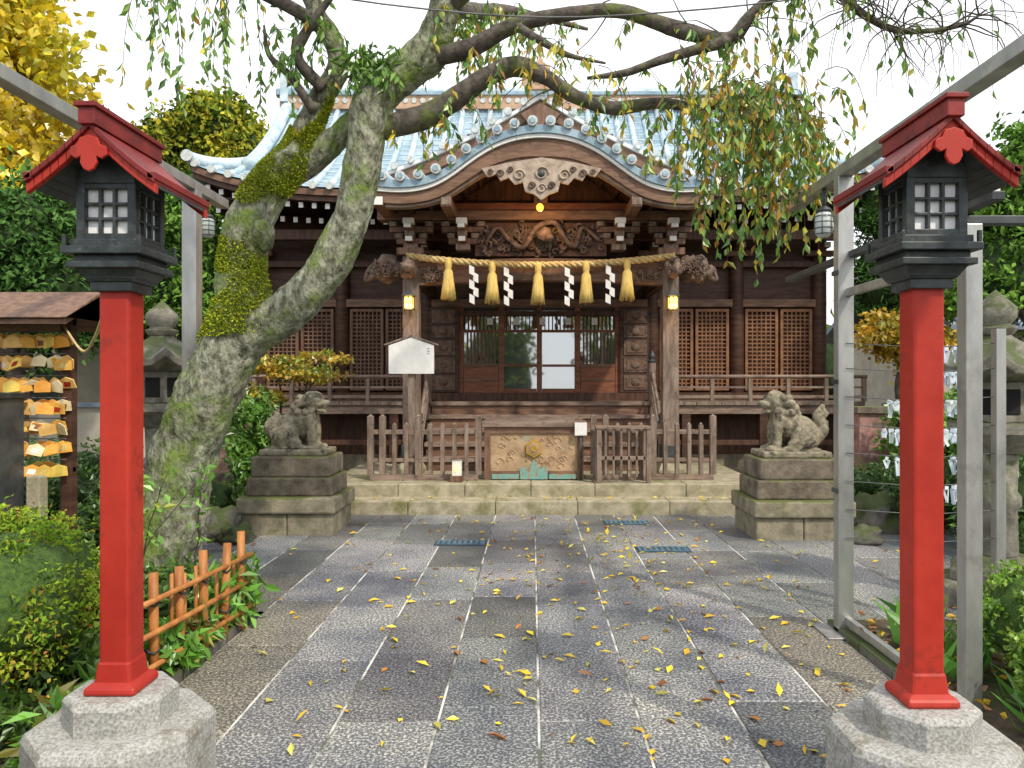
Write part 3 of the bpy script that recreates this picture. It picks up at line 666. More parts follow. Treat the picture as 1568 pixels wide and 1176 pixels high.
# ------------------------------------------------------------------ komainu
def komainu(x,y,sg,up):
    e_=empty('guardian_lion_statue'); c=Mb()
    bz=.40
    for i in range(2):
        for j in range(2): c.box(x-.49+i*.49+.003,x-.003+i*.49,y-.42+j*.42+.003,y+j*.42-.003,-.03,bz-.17,stone_base)
    c.box(x-.52,x+.52,y-.46,y+.46,bz-.168,bz,stone_base)
    c.box(x-.46,x+.46,y-.34,y+.34,bz,bz+.20,stone_d); c.box(x-.42,x+.42,y-.31,y+.31,bz+.20,bz+.42,stone_d); c.box(x-.36,x+.36,y-.25,y+.25,bz+.42,bz+.49,stone_k)
    c.obj('pedestal',e_,bevel=.02)
    c=Mb(); z=bz+.48
    def E(p_,r_,ry=0,rough=.15): c.ell((x+sg*p_[0],y+p_[1],z+p_[2]),r_,stone_k,16,12,R=Matrix.Rotation(ry*sg,3,'Y'),rough=rough)
    def T(pts,rad): c.tube(cr([(x+sg*a,y+b_,z+d_) for a,b_,d_ in pts],5),np.interp(np.linspace(0,1,(len(pts)-1)*5+1),np.linspace(0,1,len(rad)),rad),stone_k,12)
    E((.05,0,.30),(.15,.13,.20),.45); E((-.10,0,.22),(.19,.14,.16),-.5); E((-.17,0,.15),(.15,.16,.15))
    for s_ in(-1,1):
        T([(.12,s_*.08,.36),(.17,s_*.09,.22),(.17,s_*.09,.08),(.19,s_*.09,.03)],[.075,.055,.045,.05]); E((.22,s_*.09,.03),(.075,.05,.035))
        E((-.10,s_*.13,.14),(.14,.07,.13),-.3); T([(-.02,s_*.15,.12),(.04,s_*.15,.06),(-.06,s_*.15,.04)],[.05,.045,.045]); E((.05,s_*.15,.03),(.085,.05,.035))
        E((.10,s_*.10,.57),(.035,.03,.05),.6); E((.245,s_*.05,.575),(.03,.028,.022))
        for i in range(9):
            a=-.5+i*.42; E((.10-.13*math.sin(a)*.9,s_*(.085+.02*(i%2)),.50-.14*math.cos(a)*.6-.02*i*.4),(.045,.04,.045))
        for i in range(3): E((.20+.02*i,s_*.125,.03),(.03,.02,.025))
    E((.16,0,.53),(.125,.115,.115)); E((.26,0,.50),(.075,.085,.05)); E((.25,0,.425),(.06,.07,.028),.25); E((.32,0,.52),(.028,.04,.022))
    for i in range(6): E((.02-.03*i,0,.56-.055*i),(.05,.06,.05))
    if up: 
        T([(-.27,0,.10),(-.34,0,.25),(-.30,0,.38),(-.36,0,.50)],[.06,.075,.06,.02])
        for q in(.2,.3,.4): E((-.34,0,q),(.07,.05,.06))
    else:
        T([(-.26,0,.12),(-.31,0,.24),(-.24,0,.34),(-.27,0,.42)],[.06,.08,.06,.02])
    E((0,0,.015),(.34,.2,.03))
    o=c.obj('lion',e_); q=o.modifiers.new('r','REMESH'); q.mode='VOXEL'; q.voxel_size=.010; q.use_smooth_shade=True
    q=o.modifiers.new('s','SMOOTH'); q.iterations=1; q.factor=.4
    tx=bpy.data.textures.new('chisel','CLOUDS'); tx.noise_scale=.04
    q=o.modifiers.new('d','DISPLACE'); q.texture=tx; q.strength=.016; q.texture_coords='LOCAL'
komainu(-2.60,8.35,1,False); komainu(2.78,8.1,-1,True)

# ------------------------------------------------------------------ red lanterns
def redlantern(x,y,dz):
    e_=empty('red_lantern_post')
    c=Mb(); o8=math.pi/8
    c.lathe((x,y,0),[(.335,-.05),(.335,.28+dz),(.32,.305+dz),(.29,.315+dz)],granite,8,o8); c.lathe((x,y,.30+dz),[(.20,0),(.20,.11),(.185,.13)],granite,8,o8)
    c.obj('stone_base',e_,bevel=.012)
    c=Mb(); zb=.43+dz; q4=math.pi/4
    c.lathe((x,y,zb),[(.138,0),(.138,.025),(.100,.045),(.088,.12)],red_p,4,q4)
    c.box(x-.058,x+.058,y-.058,y+.058,zb+.10,1.965,red_p)
    c.obj('post',e_,bevel=.012)
    c=Mb()
    def sq(z0,z1,h0,h1,m=black_p): c.lathe((x,y,0),[(h0*1.414,z0),(h1*1.414,z1)],m,4,q4)
    sq(1.95,1.985,.078,.078); sq(1.985,2.03,.085,.115)
    c.box(x-.095,x+.095,y-.095,y+.095,1.995,2.02,black_p); c.box(x-.135,x+.135,y-.135,y+.135,2.03,2.055,black_p); c.box(x-.118,x+.118,y-.118,y+.118,2.055,2.08,black_p)
    c.box(x-.148,x+.148,y-.148,y+.148,2.08,2.108,black_p); c.box(x-.125,x+.125,y-.125,y+.125,2.108,2.137,black_p)
    b0,b1=2.125,2.375; h=.095
    for a in(-1,1):
        for b_ in(-1,1):
            c.box(x+a*h-.016,x+a*h+.016,y+b_*h-.016,y+b_*h+.016,b0,b1,black_p)
            c.box(x+a*.137-.007,x+a*.137+.007,y+b_*.137-.007,y+b_*.137+.007,2.107,2.15,black_p)
        for zz in(b0+.022,b1-.035):
            c.box(x-h,x+h,y+a*h-.013,y+a*h+.013,zz-.014,zz+.014,black_p); c.box(x+a*h-.013,x+a*h+.013,y-h,y+h,zz-.014,zz+.014,black_p)
        for k_ in(-1/3,1/3):
            c.box(x+k_*.079-.006,x+k_*.079+.006,y+a*h-.010,y+a*h+.010,b0+.03,b1-.045,black_p); c.box(x+a*h-.010,x+a*h+.010,y+k_*.079-.006,y+k_*.079+.006,b0+.03,b1-.045,black_p)
        for k_ in(1/3,2/3):
            zz=b0+.036+(b1-b0-.085)*k_; c.box(x-h,x+h,y+a*h-.009,y+a*h+.009,zz-.006,zz+.006,black_p); c.box(x+a*h-.009,x+a*h+.009,y-h,y+h,zz-.006,zz+.006,black_p)
    c.box(x-.086,x+.086,y-.086,y+.086,b0+.01,b1-.01,paper)
    c.prism([(x-.11,b1-.03),(x+.11,b1-.03),(x+.11,b1-.0),(x,b1+.12),(x-.11,b1-.0)],y-.115,y+.115,black_p)
    c.obj('lamp_box',e_,bevel=.003)
    c=Mb(); ya,yb_=y-.22,y+.24
    def rz(u): return 2.545-.200*(1.2*u-.2*u*u)
    us=np.linspace(0,1,9)
    for sg in(-1,1):
        for i in range(8):
            u0,u1=us[i],us[i+1]; X0,X1=x+sg*.232*u0,x+sg*.232*u1; z0,z1=rz(u0),rz(u1)
            def seg(y0,y1,zo,th,m): c.add([(X0,y0,z0+zo),(X1,y0,z1+zo),(X1,y0,z1+zo-th),(X0,y0,z0+zo-th),(X0,y1,z0+zo),(X1,y1,z1+zo),(X1,y1,z1+zo-th),(X0,y1,z0+zo-th)],[(0,1,2,3),(4,7,6,5),(0,4,5,1),(3,2,6,7),(1,5,6,2)],m)
            seg(ya,yb_,0,.024,red_d); seg(ya+.012,ya+.037,-.024,.036,red_p); seg(yb_-.037,yb_-.012,-.024,.036,red_p)
            seg(ya+.042,yb_-.042,-.0245,.014,black_p)
        c.box(x+sg*.222-.015,x+sg*.222+.015,ya,yb_,rz(1)-.012,rz(1)+.014,red_d)
    c.box(x-.030,x+.030,ya-.015,yb_+.015,2.525,2.585,red_d); c.box(x-.040,x+.040,ya-.025,yb_+.025,2.585,2.603,red_d)
    gp=[(0,.0),(.035,-.01),(.045,-.035),(.07,-.045),(.072,-.075),(.05,-.09),(.03,-.08),(.033,-.105),(.02,-.128),(0,-.138)]
    gp=gp+[(-a,b_) for a,b_ in gp[::-1][1:-1]]
    c.prism([(x+a*.92,2.49+b_*.95) for a,b_ in gp],ya-.002,ya+.012,red_p)
    c.obj('roof',e_,bevel=.003)
redlantern(-1.585,2.9,0); redlantern(1.46,2.82,-.012)

# ------------------------------------------------------------------ steel frames
c=Mb()
c.box(1.955,2.055,4.80,4.88,.0,2.93,metal); c.box(1.85,2.16,4.69,4.99,-.0,.012,metal)
c.box(1.96,2.05,-.5,6.15,2.93,3.0,metal); c.box(2.05,2.13,3.55,3.63,0,2.36,metal)
c.box(2.0,2.04,3.64,4.80,2.16,2.21,metal); c.box(2.0,2.04,3.64,4.80,.06,.11,metal)
c.box(1.85,2.9,3.56,3.62,2.36,2.40,metal_d); c.box(2.02,2.08,3.3,6,2.41,2.45,metal_d)
for k_ in range(3):
    c.box(1.945,1.955,4.79,4.89,.9+k_*.7,.93+k_*.7,metal_d)
c.cyl((1.99,5.1,2.93),(1.99,5.1,2.82),.008,.008,metal_d,6)
c.cbox((2.16,3.6,2.49),(.07,.16,.07),white_p)
c.obj('steel_frame',bevel=.004)
c=Mb()
c.box(-2.92,-2.80,6.25,6.37,0,3.22,metal); c.box(-2.91,-2.81,-.5,6.95,3.22,3.30,metal)
c.obj('steel_frame',bevel=.004)
for x,y,dz_ in((1.985,5.12,0),(-2.86,6.62,.29)):
    c=Mb(); c.cyl((x,y,2.78+dz_),(x,y,2.93+dz_),.01,.01,metal_d,6); c.lathe((x,y,2.6+dz_),[(.03,0),(.055,.02),(.06,.10),(.055,.15),(.035,.18)],lampglass,14,0,True); c.lathe((x,y,2.77+dz_),[(.05,0),(.05,.02),(.02,.04)],metal_d,12,0,True)
    for k_ in range(4): c.tube([(x+.062*math.cos(a),y+.062*math.sin(a),2.62+dz_+.04*k_) for a in np.linspace(0,6.28,13)],.003,metal_d,4)
    for k_ in range(6): a=k_*1.047; c.cyl((x+.063*math.cos(a),y+.063*math.sin(a),2.61+dz_),(x+.063*math.cos(a),y+.063*math.sin(a),2.76+dz_),.003,.003,metal_d,4)
    c.obj('glass_garden_lamp')
c=Mb(); c.box(2.93,2.99,4.74,4.80,0,1.95,metal)
for z in(.62,.80,.98,1.16,1.34,1.52,1.70,1.86):
    c.tube([(2.0,4.79,z),(2.5,4.77,z-.03),(2.95,4.77,z)],.003,wirem,4)
    for (xa,xb,nn) in((2.56,2.78,13),(2.24,2.40,5)):
        for i in range(nn):
            if z<.9 or (nn==5 and not 1.1<z<1.6) or random.random()<.2: continue
            X=U(xa,xb);Y=4.77+U(-.03,.03); w_=U(.008,.016); h_=U(.04,.10); v_=U(.85,1.05); bl_=U(.78,1); col=(v_*bl_,v_*(bl_+.08),v_,1)
            zz=z-.02-.03*math.sin((X-2)/.95*math.pi)
            for s_ in(-1,1): c.cbox((X+s_*.008,Y,zz-h_/2),(w_*1.6,.005,h_),pap,Matrix.Rotation(U(-1,1),3,'Z')@Matrix.Rotation(s_*U(.1,.6),3,'Y'),col)
            c.cbox((X,Y,zz+.008),(w_*2,.02,.022),pap,Matrix.Rotation(U(-1,1),3,'Z')@Matrix.Rotation(U(-.6,.6),3,'Y'),col)
c.obj('fortune_paper_rack')

# ------------------------------------------------------------------ stone lanterns
def stonelantern(x,y,s_):
    c=Mb()
    P=lambda pr,n=6,sm=False,rot=0:c.lathe((x,y,0),[(a*s_,b_*s_) for a,b_ in pr],stone_l,n,rot,sm)
    P([(.46,-.05),(.46,.16),(.40,.20)]); P([(.36,.20),(.36,.28),(.26,.38),(.22,.40)]); P([(.16,.40),(.15,.75),(.18,.80),(.18,.86),(.15,.9),(.16,1.2)],16,True)
    P([(.2,1.2),(.24,1.24),(.38,1.36),(.39,1.44)]); P([(.22,1.44),(.22,1.76)])
    vs=[];n=24
    for r_,z_,up in((.20,1.76,0),(.50,1.80,.10),(.52,1.87,.12),(.30,1.98,.03),(.14,2.10,0),(.1,2.14,0)):
        for j in range(n):
            a=2*math.pi*j/n; q=abs(((a/(math.pi/3))%1)-.5)*2; k_=math.cos(math.pi/6)/math.cos(((a)%(math.pi/3))-math.pi/6)
            vs.append((x+s_*r_*k_*math.cos(a),y+s_*r_*k_*math.sin(a),s_*(z_+up*q**3)))
    c.add(vs,[(i*n+j,i*n+(j+1)%n,(i+1)*n+(j+1)%n,(i+1)*n+j) for i in range(5) for j in range(n)],stone_l)
    P([(.12,2.12),(.16,2.18),(.10,2.2),(.15,2.26),(.15,2.34),(.03,2.46),(.005,2.48)],14,True)
    for a in range(6):
        q=math.pi/6+a*math.pi/3; c.cbox((x+s_*.188*math.cos(q),y+s_*.188*math.sin(q),1.6*s_),(.02,.15*s_,.2*s_),void,Matrix.Rotation(q,3,'Z'))
    c.obj('stone_lantern',bevel=.012)
stonelantern(3.36,5.45,.92); stonelantern(-3.70,7.5,.98)
for x,y in((-4.1,10.0),(4.55,10.0)):
    c=Mb(); c.box(x-.29,x+.29,y-.22,y+.22,.45,1.22,stone_pink); c.box(x-.33,x+.33,y-.26,y+.26,1.22,1.30,stone_d); c.box(x-.42,x+.42,y-.34,y+.34,-.02,.45,stone_d)
    c.box(x-.12,x+.12,y-.226,y-.221,1.04,1.1,stone_d)
    c.obj('stone_monument',bevel=.015)
def rocks(name,L_):
    c=Mb()
    for x,y,z,a,b_,d_ in L_: c.ell((x,y,z),(a,b_,d_),rockm,20,14,rough=.7)
    c.obj(name)
rocks('garden_rock',[(-3.35,7.75,.12,.28,.25,.22),(-3.0,7.6,.05,.16,.15,.12),(-3.9,7.9,.1,.3,.3,.3)])
rocks('garden_rock',[(3.75,8.3,.12,.3,.3,.26),(3.35,7.6,.04,.18,.15,.12),(2.7,5.15,.05,.14,.12,.1)])
rocks('garden_rock',[(-2.5,6.0,.02,.2,.2,.12),(-2.95,5.4,.06,.25,.22,.16)])

# ------------------------------------------------------------------ bamboo fence
bf=empty('bamboo_fence'); c=Mb()
pp=[(-2.03,3.72),(-2.0,3.95),(-1.95,4.18),(-1.93,4.42),(-1.91,4.66),(-1.90,4.9)]
for i,(x,y) in enumerate(pp):
    h=.60+U(-.02,.05); c.cyl((x+U(-.01,.01),y,0),(x+U(-.02,.02),y,h),.026,.024,bamboo,10)
    for z in(.2,.45): c.tube([(x+.035*math.cos(a),y+.035*math.sin(a),z+.012*math.sin(2*a)) for a in np.linspace(0,6.28,9)],.007,black_p,4)
for z in(.13,.30,.47): 
    c.tube([(-2.01,3.6,z),(-1.92,4.2,z+.01),(-1.87,5.0,z)],.016,bamboo,8)
for y in np.arange(3.66,4.95,.12): 
    x=float(np.interp(y,[q[1] for q in pp],[q[0] for q in pp]))-.03; c.cyl((x,y,.03),(x,y,.50+U(-.06,.06)),.011,.011,bamboo,6)
c.obj('bamboo',bf)

# ------------------------------------------------------------------ ema rack & cabinet
er=empty('votive_plaque_rack'); c=Mb()
for x in(-4.75,-3.42): c.box(x-.04,x+.04,5.5,5.58,0,2.1,wood_dark)
c.box(-4.8,-3.38,5.52,5.56,.95,.99,wood_dark_h); c.box(-4.8,-3.38,5.52,5.56,2.03,2.08,wood_dark_h)
c.prismx([(5.15,2.05),(5.55,2.25),(5.95,2.05),(5.95,2.01),(5.55,2.20),(5.15,2.01)],-4.95,-3.2,wood_mid_h); c.prismx([(5.12,2.06),(5.55,2.28),(5.98,2.06),(5.98,2.052),(5.55,2.252),(5.12,2.052)],-4.98,-3.18,wood_mid)
c.obj('rack_frame',er,bevel=.004); c=Mb()
for z in(1.98,1.82,1.66,1.50,1.35,1.2,1.05):
    c.tube([(-4.75,5.48,z),(-3.4,5.48,z)],.004,wirem,5)
    for lay in range(2):
        x=-4.7+.03*lay
        while x<-3.36:
            if random.random()<.92:
                v_=U(.95,1.25); col=random.choice([(v_,v_,v_,1),(v_,v_*.75,v_*.4,1),(v_,v_*.85,v_*.5,1),(v_,v_*1.15,v_*.7,1),(1.1,1.5,2.8,1)])
                R=Matrix.Rotation(U(-.18,.18),3,'Y')@Matrix.Rotation(U(-.5,.5),3,'X')@Matrix.Rotation(U(-.5,.5),3,'Z')
                yy=5.46-.045*lay-U(0,.02); pl=[(-.055,-.10),(.055,-.10),(.055,-.035),(0,-.01),(-.055,-.035)]
                vs=[Vector((x,yy,z-.02*lay))+R@Vector((a,o,b_)) for o in(-.005,.005) for a,b_ in pl]
                c.add(vs,[(0,1,2,3,4),(9,8,7,6,5)]+[(i,i+5,(i+1)%5+5,(i+1)%5) for i in range(5)],emaw,False,col)
                if random.random()<.4:
                    vs=[Vector((x,yy,z-.02*lay))+R@Vector((a,-.007,b_)) for a,b_ in((-.03,-.085),(.02,-.085),(.03,-.05),(-.02,-.045))]
                    c.add(vs,[(0,1,2,3)],random.choice([wood_red,white_p,red_p,straw_y]))
            x+=U(.06,.10)
c.obj('plaques',er)
c=Mb(); c.box(-4.2,-3.62,5.0,5.35,.55,1.5,metal_d); c.box(-4.22,-3.6,4.98,5.37,1.5,1.54,black_p); c.box(-4.15,-3.9,4.985,5.0,.6,1.45,black_p); c.box(-3.86,-3.67,4.985,5.0,.6,1.45,black_p); c.box(-4.1,-4.02,5.05,5.13,0,.55,metal_d); c.box(-3.75,-3.67,5.05,5.13,0,.55,metal_d)
c.obj('metal_cabinet',bevel=.006)
c=Mb(); c.box(-3.58,-3.48,5.3,5.4,0,.95,stone_y); c.obj('stone_marker_post',bevel=.012)

# ------------------------------------------------------------------ the big weeping cherry
wt_=empty('weeping_cherry_tree'); c=Mb()
def limb(pts,rad,m=bark,n=14,wob=.16,seed=0,sub=6):
    q=cr([tuple(p_)+(r_,) for p_,r_ in zip(pts,rad)],sub)
    c.tube([a[:3] for a in q],[max(a[3],.004) for a in q],m,n,True,wob,seed); return q
Y=5.85
limb([(-2.97,Y,-.1),(-2.91,Y,.1),(-2.83,Y,.55),(-2.70,Y,1.05),(-2.52,Y,1.5),(-2.35,Y,1.88),(-2.25,Y,2.15),(-2.26,Y,2.5),(-2.20,Y,2.86),(-2.05,Y+.05,3.16),(-1.87,Y+.1,3.39),(-1.78,Y+.1,3.62),(-1.67,Y+.1,3.87),(-1.53,Y+.05,4.09),(-1.57,Y,4.32),(-1.69,Y,4.52),(-1.80,Y-.1,4.95),(-1.7,Y-.2,5.5)],
     [.34,.29,.255,.245,.235,.235,.225,.18,.165,.16,.145,.115,.095,.08,.07,.065,.05,.03],n=40,wob=.15,seed=1,sub=14)
limb([(-2.46,Y,1.66),(-2.22,Y-.03,1.96),(-1.88,Y-.05,2.17),(-1.61,Y-.05,2.46),(-1.43,Y-.05,2.81),(-1.33,Y-.05,3.16),(-1.28,Y-.05,3.51),(-1.20,Y-.05,3.82),(-1.0,Y,4.03),(-.79,Y,4.22),(-.68,Y-.1,4.47),(-.6,Y-.2,4.85),(-.5,Y-.3,5.4)],
     [.19,.185,.16,.15,.145,.145,.145,.155,.15,.145,.115,.085,.05],n=36,wob=.15,seed=5,sub=14)
limb([(-1.93,Y+.1,3.25),(-1.72,Y+.12,3.42),(-1.5,Y+.1,3.60),(-1.25,Y,3.78)],[.12,.11,.10,.09],seed=7)
twA=limb([(-1.2,Y,3.58),(-.85,Y-.05,3.66),(-.58,Y-.1,3.79),(-.35,Y-.15,3.93),(-.13,Y-.15,4.01),(.10,Y-.1,3.95),(.33,Y-.05,3.82),(.63,Y,3.75),(.98,Y,3.79),(1.34,Y-.1,3.72),(1.69,Y-.2,3.79),(2.0,Y-.3,3.72)],[.10,.085,.085,.075,.075,.06,.055,.05,.04,.035,.025,.012],bark_thin,10,seed=8)
twB=limb([(-.85,Y,4.14),(-.48,Y-.1,4.17),(-.13,Y-.2,4.30),(.28,Y-.25,4.36),(.63,Y-.3,4.36),(.93,Y-.3,4.27),(1.18,Y-.3,4.19),(1.46,Y-.3,4.15),(1.62,Y-.35,4.32),(1.84,Y-.4,4.46),(2.14,Y-.4,4.48),(2.42,Y-.4,4.27),(2.7,Y-.4,4.16),(3.1,Y-.4,4.2),(3.3,Y-.4,4.32)],[.08,.07,.055,.05,.05,.055,.06,.055,.045,.04,.035,.028,.022,.014,.006],bark_thin,10,seed=11)
twC=limb([(1.46,Y-.3,4.14),(1.2,Y-.4,4.03),(.93,Y-.4,3.95),(.68,Y-.4,3.86),(.4,Y-.35,3.84)],[.05,.04,.035,.028,.012],bark_thin,8,seed=12)
twD=limb([(-.66,Y-.1,4.5),(-.2,Y-.3,4.75),(.5,Y-.5,5.0),(1.3,Y-.6,5.1),(2.2,Y-.7,4.95),(3.0,Y-.7,4.6)],[.09,.07,.06,.05,.035,.015],bark_thin,10,seed=13)
twE=limb([(-1.57,Y,4.32),(-1.85,Y-.1,4.48),(-2.25,Y-.2,4.62),(-2.6,Y-.3,4.60),(-2.9,Y-.4,4.4)],[.06,.05,.04,.03,.01],bark_thin,9,seed=14)
twF=limb([(-.13,Y-.2,4.3),(.05,Y-.5,4.05),(.25,Y-.6,3.9),(.5,Y-.7,3.8)],[.035,.03,.02,.008],bark_thin,8,seed=15)
twG=limb([(2.14,Y-.4,4.48),(2.5,Y-.5,4.62),(2.9,Y-.5,4.6),(3.3,Y-.5,4.35)],[.03,.025,.018,.006],bark_thin,8,seed=16)
twH=limb([(-.66,Y-.1,4.5),(-.5,Y+.8,4.9),(-.2,Y+1.6,5.3),(.6,Y+2.4,5.5)],[.09,.07,.05,.02],bark_thin,8,seed=17)
twI=limb([(-1.76,Y,4.9),(-1.3,Y-1,5.4),(-.6,Y-2,5.6),(.4,Y-2.8,5.6),(1.2,Y-3,5.5)],[.06,.06,.05,.04,.02],bark_thin,8,seed=18)
limb([(-1.70,Y,3.72),(-1.85,Y-.1,3.95),(-2.0,Y-.15,4.1),(-2.02,Y-.2,4.3)],[.04,.03,.02,.008],bark_thin,8,seed=19)
limb([(-1.63,Y,3.9),(-1.8,Y-.1,4.1),(-1.7,Y-.15,4.3),(-1.45,Y-.2,4.6)],[.05,.045,.04,.02],bark_thin,8,seed=20)
for a in(-2.6,-.6,.6,2.2): limb([(-2.88+.1*math.cos(a),Y+.1*math.sin(a),.2),(-2.90+.32*math.cos(a),Y+.32*math.sin(a),.04),(-2.92+.55*math.cos(a),Y+.5*math.sin(a),-.06)],[.14,.09,.03],seed=a)
c.ell((-2.05,Y-.1,2.75),(.08,.1,.12),bark,12,8,rough=.6)
c.obj('trunk_and_limbs',wt_)
pathL=cr([(-2.52,Y,1.5,.235),(-2.35,Y,1.88,.235),(-2.25,Y,2.15,.225),(-2.26,Y,2.5,.18),(-2.20,Y,2.86,.165),(-2.05,Y+.05,3.16,.16),(-1.87,Y+.1,3.39,.145),(-1.78,Y+.1,3.62,.115),(-1.67,Y+.1,3.87,.095)],20)
Pm=[];Am=[]
for q in pathL:
    for k_ in range(420):
        d=unit(rng.normal(size=(1,3)))[0]; d[1]=-abs(d[1])
        pt=np.array(q[:3])+d*q[3]*(1.0+rng.random()*.07)
        nz=noise.noise(Vector(pt*2.6+5))
        if nz>.06 and q[2]>1.75: Pm.append(pt); Am.append(d)
pathR=cr([(-2.22,Y-.03,1.96,.185),(-1.88,Y-.05,2.17,.16),(-1.61,Y-.05,2.46,.15)],20)
for q in pathR:
    for k_ in range(220):
        d=unit(rng.normal(size=(1,3)))[0]; d[2]=abs(d[2])
        if noise.noise(Vector((np.array(q[:3])+d*q[3])*3))>.02: Pm.append(np.array(q[:3])+d*q[3]*(1+rng.random()*.07)); Am.append(d)
Pm=np.array(Pm);Am=unit(np.array(Am)+rng.normal(size=(len(Pm),3))*.6)
leaves('moss',Pm,.022,.013,pick([(.32,.38,.03),(.46,.50,.05),(.20,.26,.03)],len(Pm)),Am,wt_,leafbg)
c=Mb(); LP=[];LA=[];LC=[]
LG=[(.12,.26,.05),(.18,.35,.06),(.26,.43,.08)]; LY=[(.66,.56,.06),(.65,.40,.05),(.45,.24,.04),(.7,.60,.09),(.42,.48,.07)]
def strand(x,y,z,ln,yel,dens=1.,dx=None,rad=.0035):
    dx=U(-.5,.5) if dx is None else dx; dy=U(-.4,.4); pts=[(x,y,z)]; v=Vector((dx,dy,U(.0,.5))); p_=Vector((x,y,z)); n=max(5,int(ln/.07))
    for i in range(n):
        v=v*.80+Vector((U(-.05,.05),U(-.05,.05),-.22)); 
        p_=p_+v.normalized()*ln/n; pts.append(tuple(p_))
    c.tube(pts,[rad*(1-.6*i/n) for i in range(n+1)],bark_thin,4)
    for i in range(1,n+1):
        for k_ in range(2):
            if random.random()<.68*dens:
                t=U(0,1); q=Vector(pts[i-1]).lerp(Vector(pts[i]),t); LP.append(tuple(q))
                LA.append((U(-.6,.6),U(-.6,.6),-U(.5,1.2))); yy=random.random()<yel
                LC.append(random.choice(LY if yy else LG))
def emit(path,i0,i1,n,l0,l1,yel,dens=1.):
    k_=len(path)
    for i in range(n):
        q=path[int((i0+(i1-i0)*random.random())*(k_-1))]; strand(q[0],q[1]+U(-.1,.1),q[2],U(l0,l1),yel,dens)
emit(twA,.78,1,34,.5,1.0,.40,1.1); emit(twA,.6,.8,7,.2,.5,.4); emit(twA,.03,.35,18,.2,.5,.3,1.1); emit(twA,.35,.6,8,.15,.35,.7)
emit(twB,.5,.72,16,.3,.7,.3,1.0); emit(twB,.75,1,22,.3,.8,.15,.22); emit(twB,.05,.5,8,.15,.4,.4); emit(twC,0,1,14,.3,.6,.35,1.); emit(twE,0,1,32,.4,1.1,.15,.9)
emit(twF,.2,1,8,.2,.5,.8); emit(twG,0,1,18,.3,.8,.1,.2); emit(twD,.45,.9,22,.4,.9,.2,.5); emit(twD,0,.35,8,.2,.5,.3)
emit(twH,0,1,60,.3,.8,.2,1.2); emit(twI,0,1,90,.3,.7,.2,1.3)  # canopy mostly above view, extended to throw shade on the paving
for i in range(135):
    x=rng.normal(1.66,.30); x=min(max(x,1.0),2.3); strand(x,Y-.2+U(-.45,.3),3.68+U(-.25,.25)-.12*abs(x-1.6),U(.3,.7)+(.45 if 1.3<x<2.0 and random.random()<.5 else 0),.42,1.15)
for i in range(12): strand(-1.2+U(-.08,.15),Y-.2,3.95+U(-.1,.1),U(.1,.25),0,1.6,dx=U(-1,1))
for i in range(16): strand(-1.75+U(-.3,.25),Y-.15,4.1+U(-.2,.35),U(.1,.4),.05,1.2)
for path,i0,n in((twB,.7,60),(twG,.1,60),(twB,.1,16),(twA,.4,12),(twD,.5,20)):
    for i in range(n):
        q=path[int((i0+(1-i0)*random.random())*(len(path)-1))]; p_=Vector(q[:3]); v=Vector((U(-.6,1),U(-.5,.5),U(-.3,1))); pts=[tuple(p_)]
        for k_ in range(7): v=v.normalized()+Vector((U(-.4,.4),U(-.3,.3),U(-.5,.15))); p_=p_+v.normalized()*.09; pts.append(tuple(p_))
        c.tube(pts,[.0065*(1-.12*k_) for k_ in range(8)],bark_thin,4)
c.obj('twigs',wt_)
LP=np.array(LP);LA=unit(np.array(LA));LC=np.array(LC)*(1+rng.uniform(-.25,.25,(len(LC),1)))
leaves('foliage',LP,.098*rng.uniform(.6,1.2,len(LP)),.038*rng.uniform(.7,1.2,len(LP)),LC,LA,wt_,bend=.1)
fp=np.array([-1.22,Y-.15,4.02])+rng.normal(size=(220,3))*np.array([.10,.05,.05]); leaves('epiphyte_fern',fp,.12,.03,pick(G,220),None,wt_)

# ------------------------------------------------------------------ vegetation
tree('ginkgo_tree',-12.0,17,8,.3,[(-12.6,17,8,2.3,2,2.6),(-11.9,16.6,5.4,1.8,1.8,1.7),(-12.4,17,10.5,1.6,1.5,2),(-13.8,17,6.5,2,2,2.4)],24000,.22,.22,YL+[(.55,.58,.06)],[3,3,1,1.3],60,False,mat=leafm)
tree('camphor_tree',-10.7,24,8,.35,[(-10.9,24,9.5,1.2,1.2,1.2),(-9.9,24,9.6,1.2,1.2,1.2),(-11.8,24,9,1.2,1.2,1.0),(-9.2,24,8.8,1.2,1.2,1.0)],16000,.20,.14,[(.12,.20,.03),(.24,.28,.04),(.55,.48,.05)],[2,2,1.8],60)
tree('camellia_tree',-6.2,9,2.8,.12,[(-6.1,9,3.3,.95,.8,.75),(-5.5,9,2.7,.7,.7,.65),(-6.9,9,3.0,.9,.8,.8),(-5.6,9.2,3.6,.5,.5,.4)],20000,.095,.055,DG,None,70)
tree('evergreen_tree',-6.1,13.3,4,.15,[(-6.2,13.3,4.3,.9,.8,.8),(-5.7,13,3.3,.9,.8,.9),(-6.9,13.4,3.5,1,.9,1.0),(-5.9,13.2,4.95,.55,.5,.45)],16000,.12,.07,G,None,60)
tree('evergreen_tree',-9.5,12,4,.15,[(-9.5,12,3.5,1.2,1,1.2),(-8.4,12,2.8,1.1,.8,1.1),(-7.7,12.5,3.6,1,.8,.9)],14000,.14,.08,DG,None,60)
tree('pine_tree',6.2,12.6,4,.14,[(6.0,12.4,4.4,.8,.7,.6),(5.85,12.4,3.3,.65,.6,.7),(6.9,12.6,3.9,.9,.8,.8)],16000,.14,.03,DG,None,60)
tree('evergreen_tree',7.6,11,4,.15,[(7.4,11,4.2,1.1,.9,.9),(8.3,11,3.5,1.2,1,1.1),(6.7,11,3.2,.8,.7,.7),(7.6,11,5.1,.7,.6,.5)],18000,.12,.07,G,None,60)
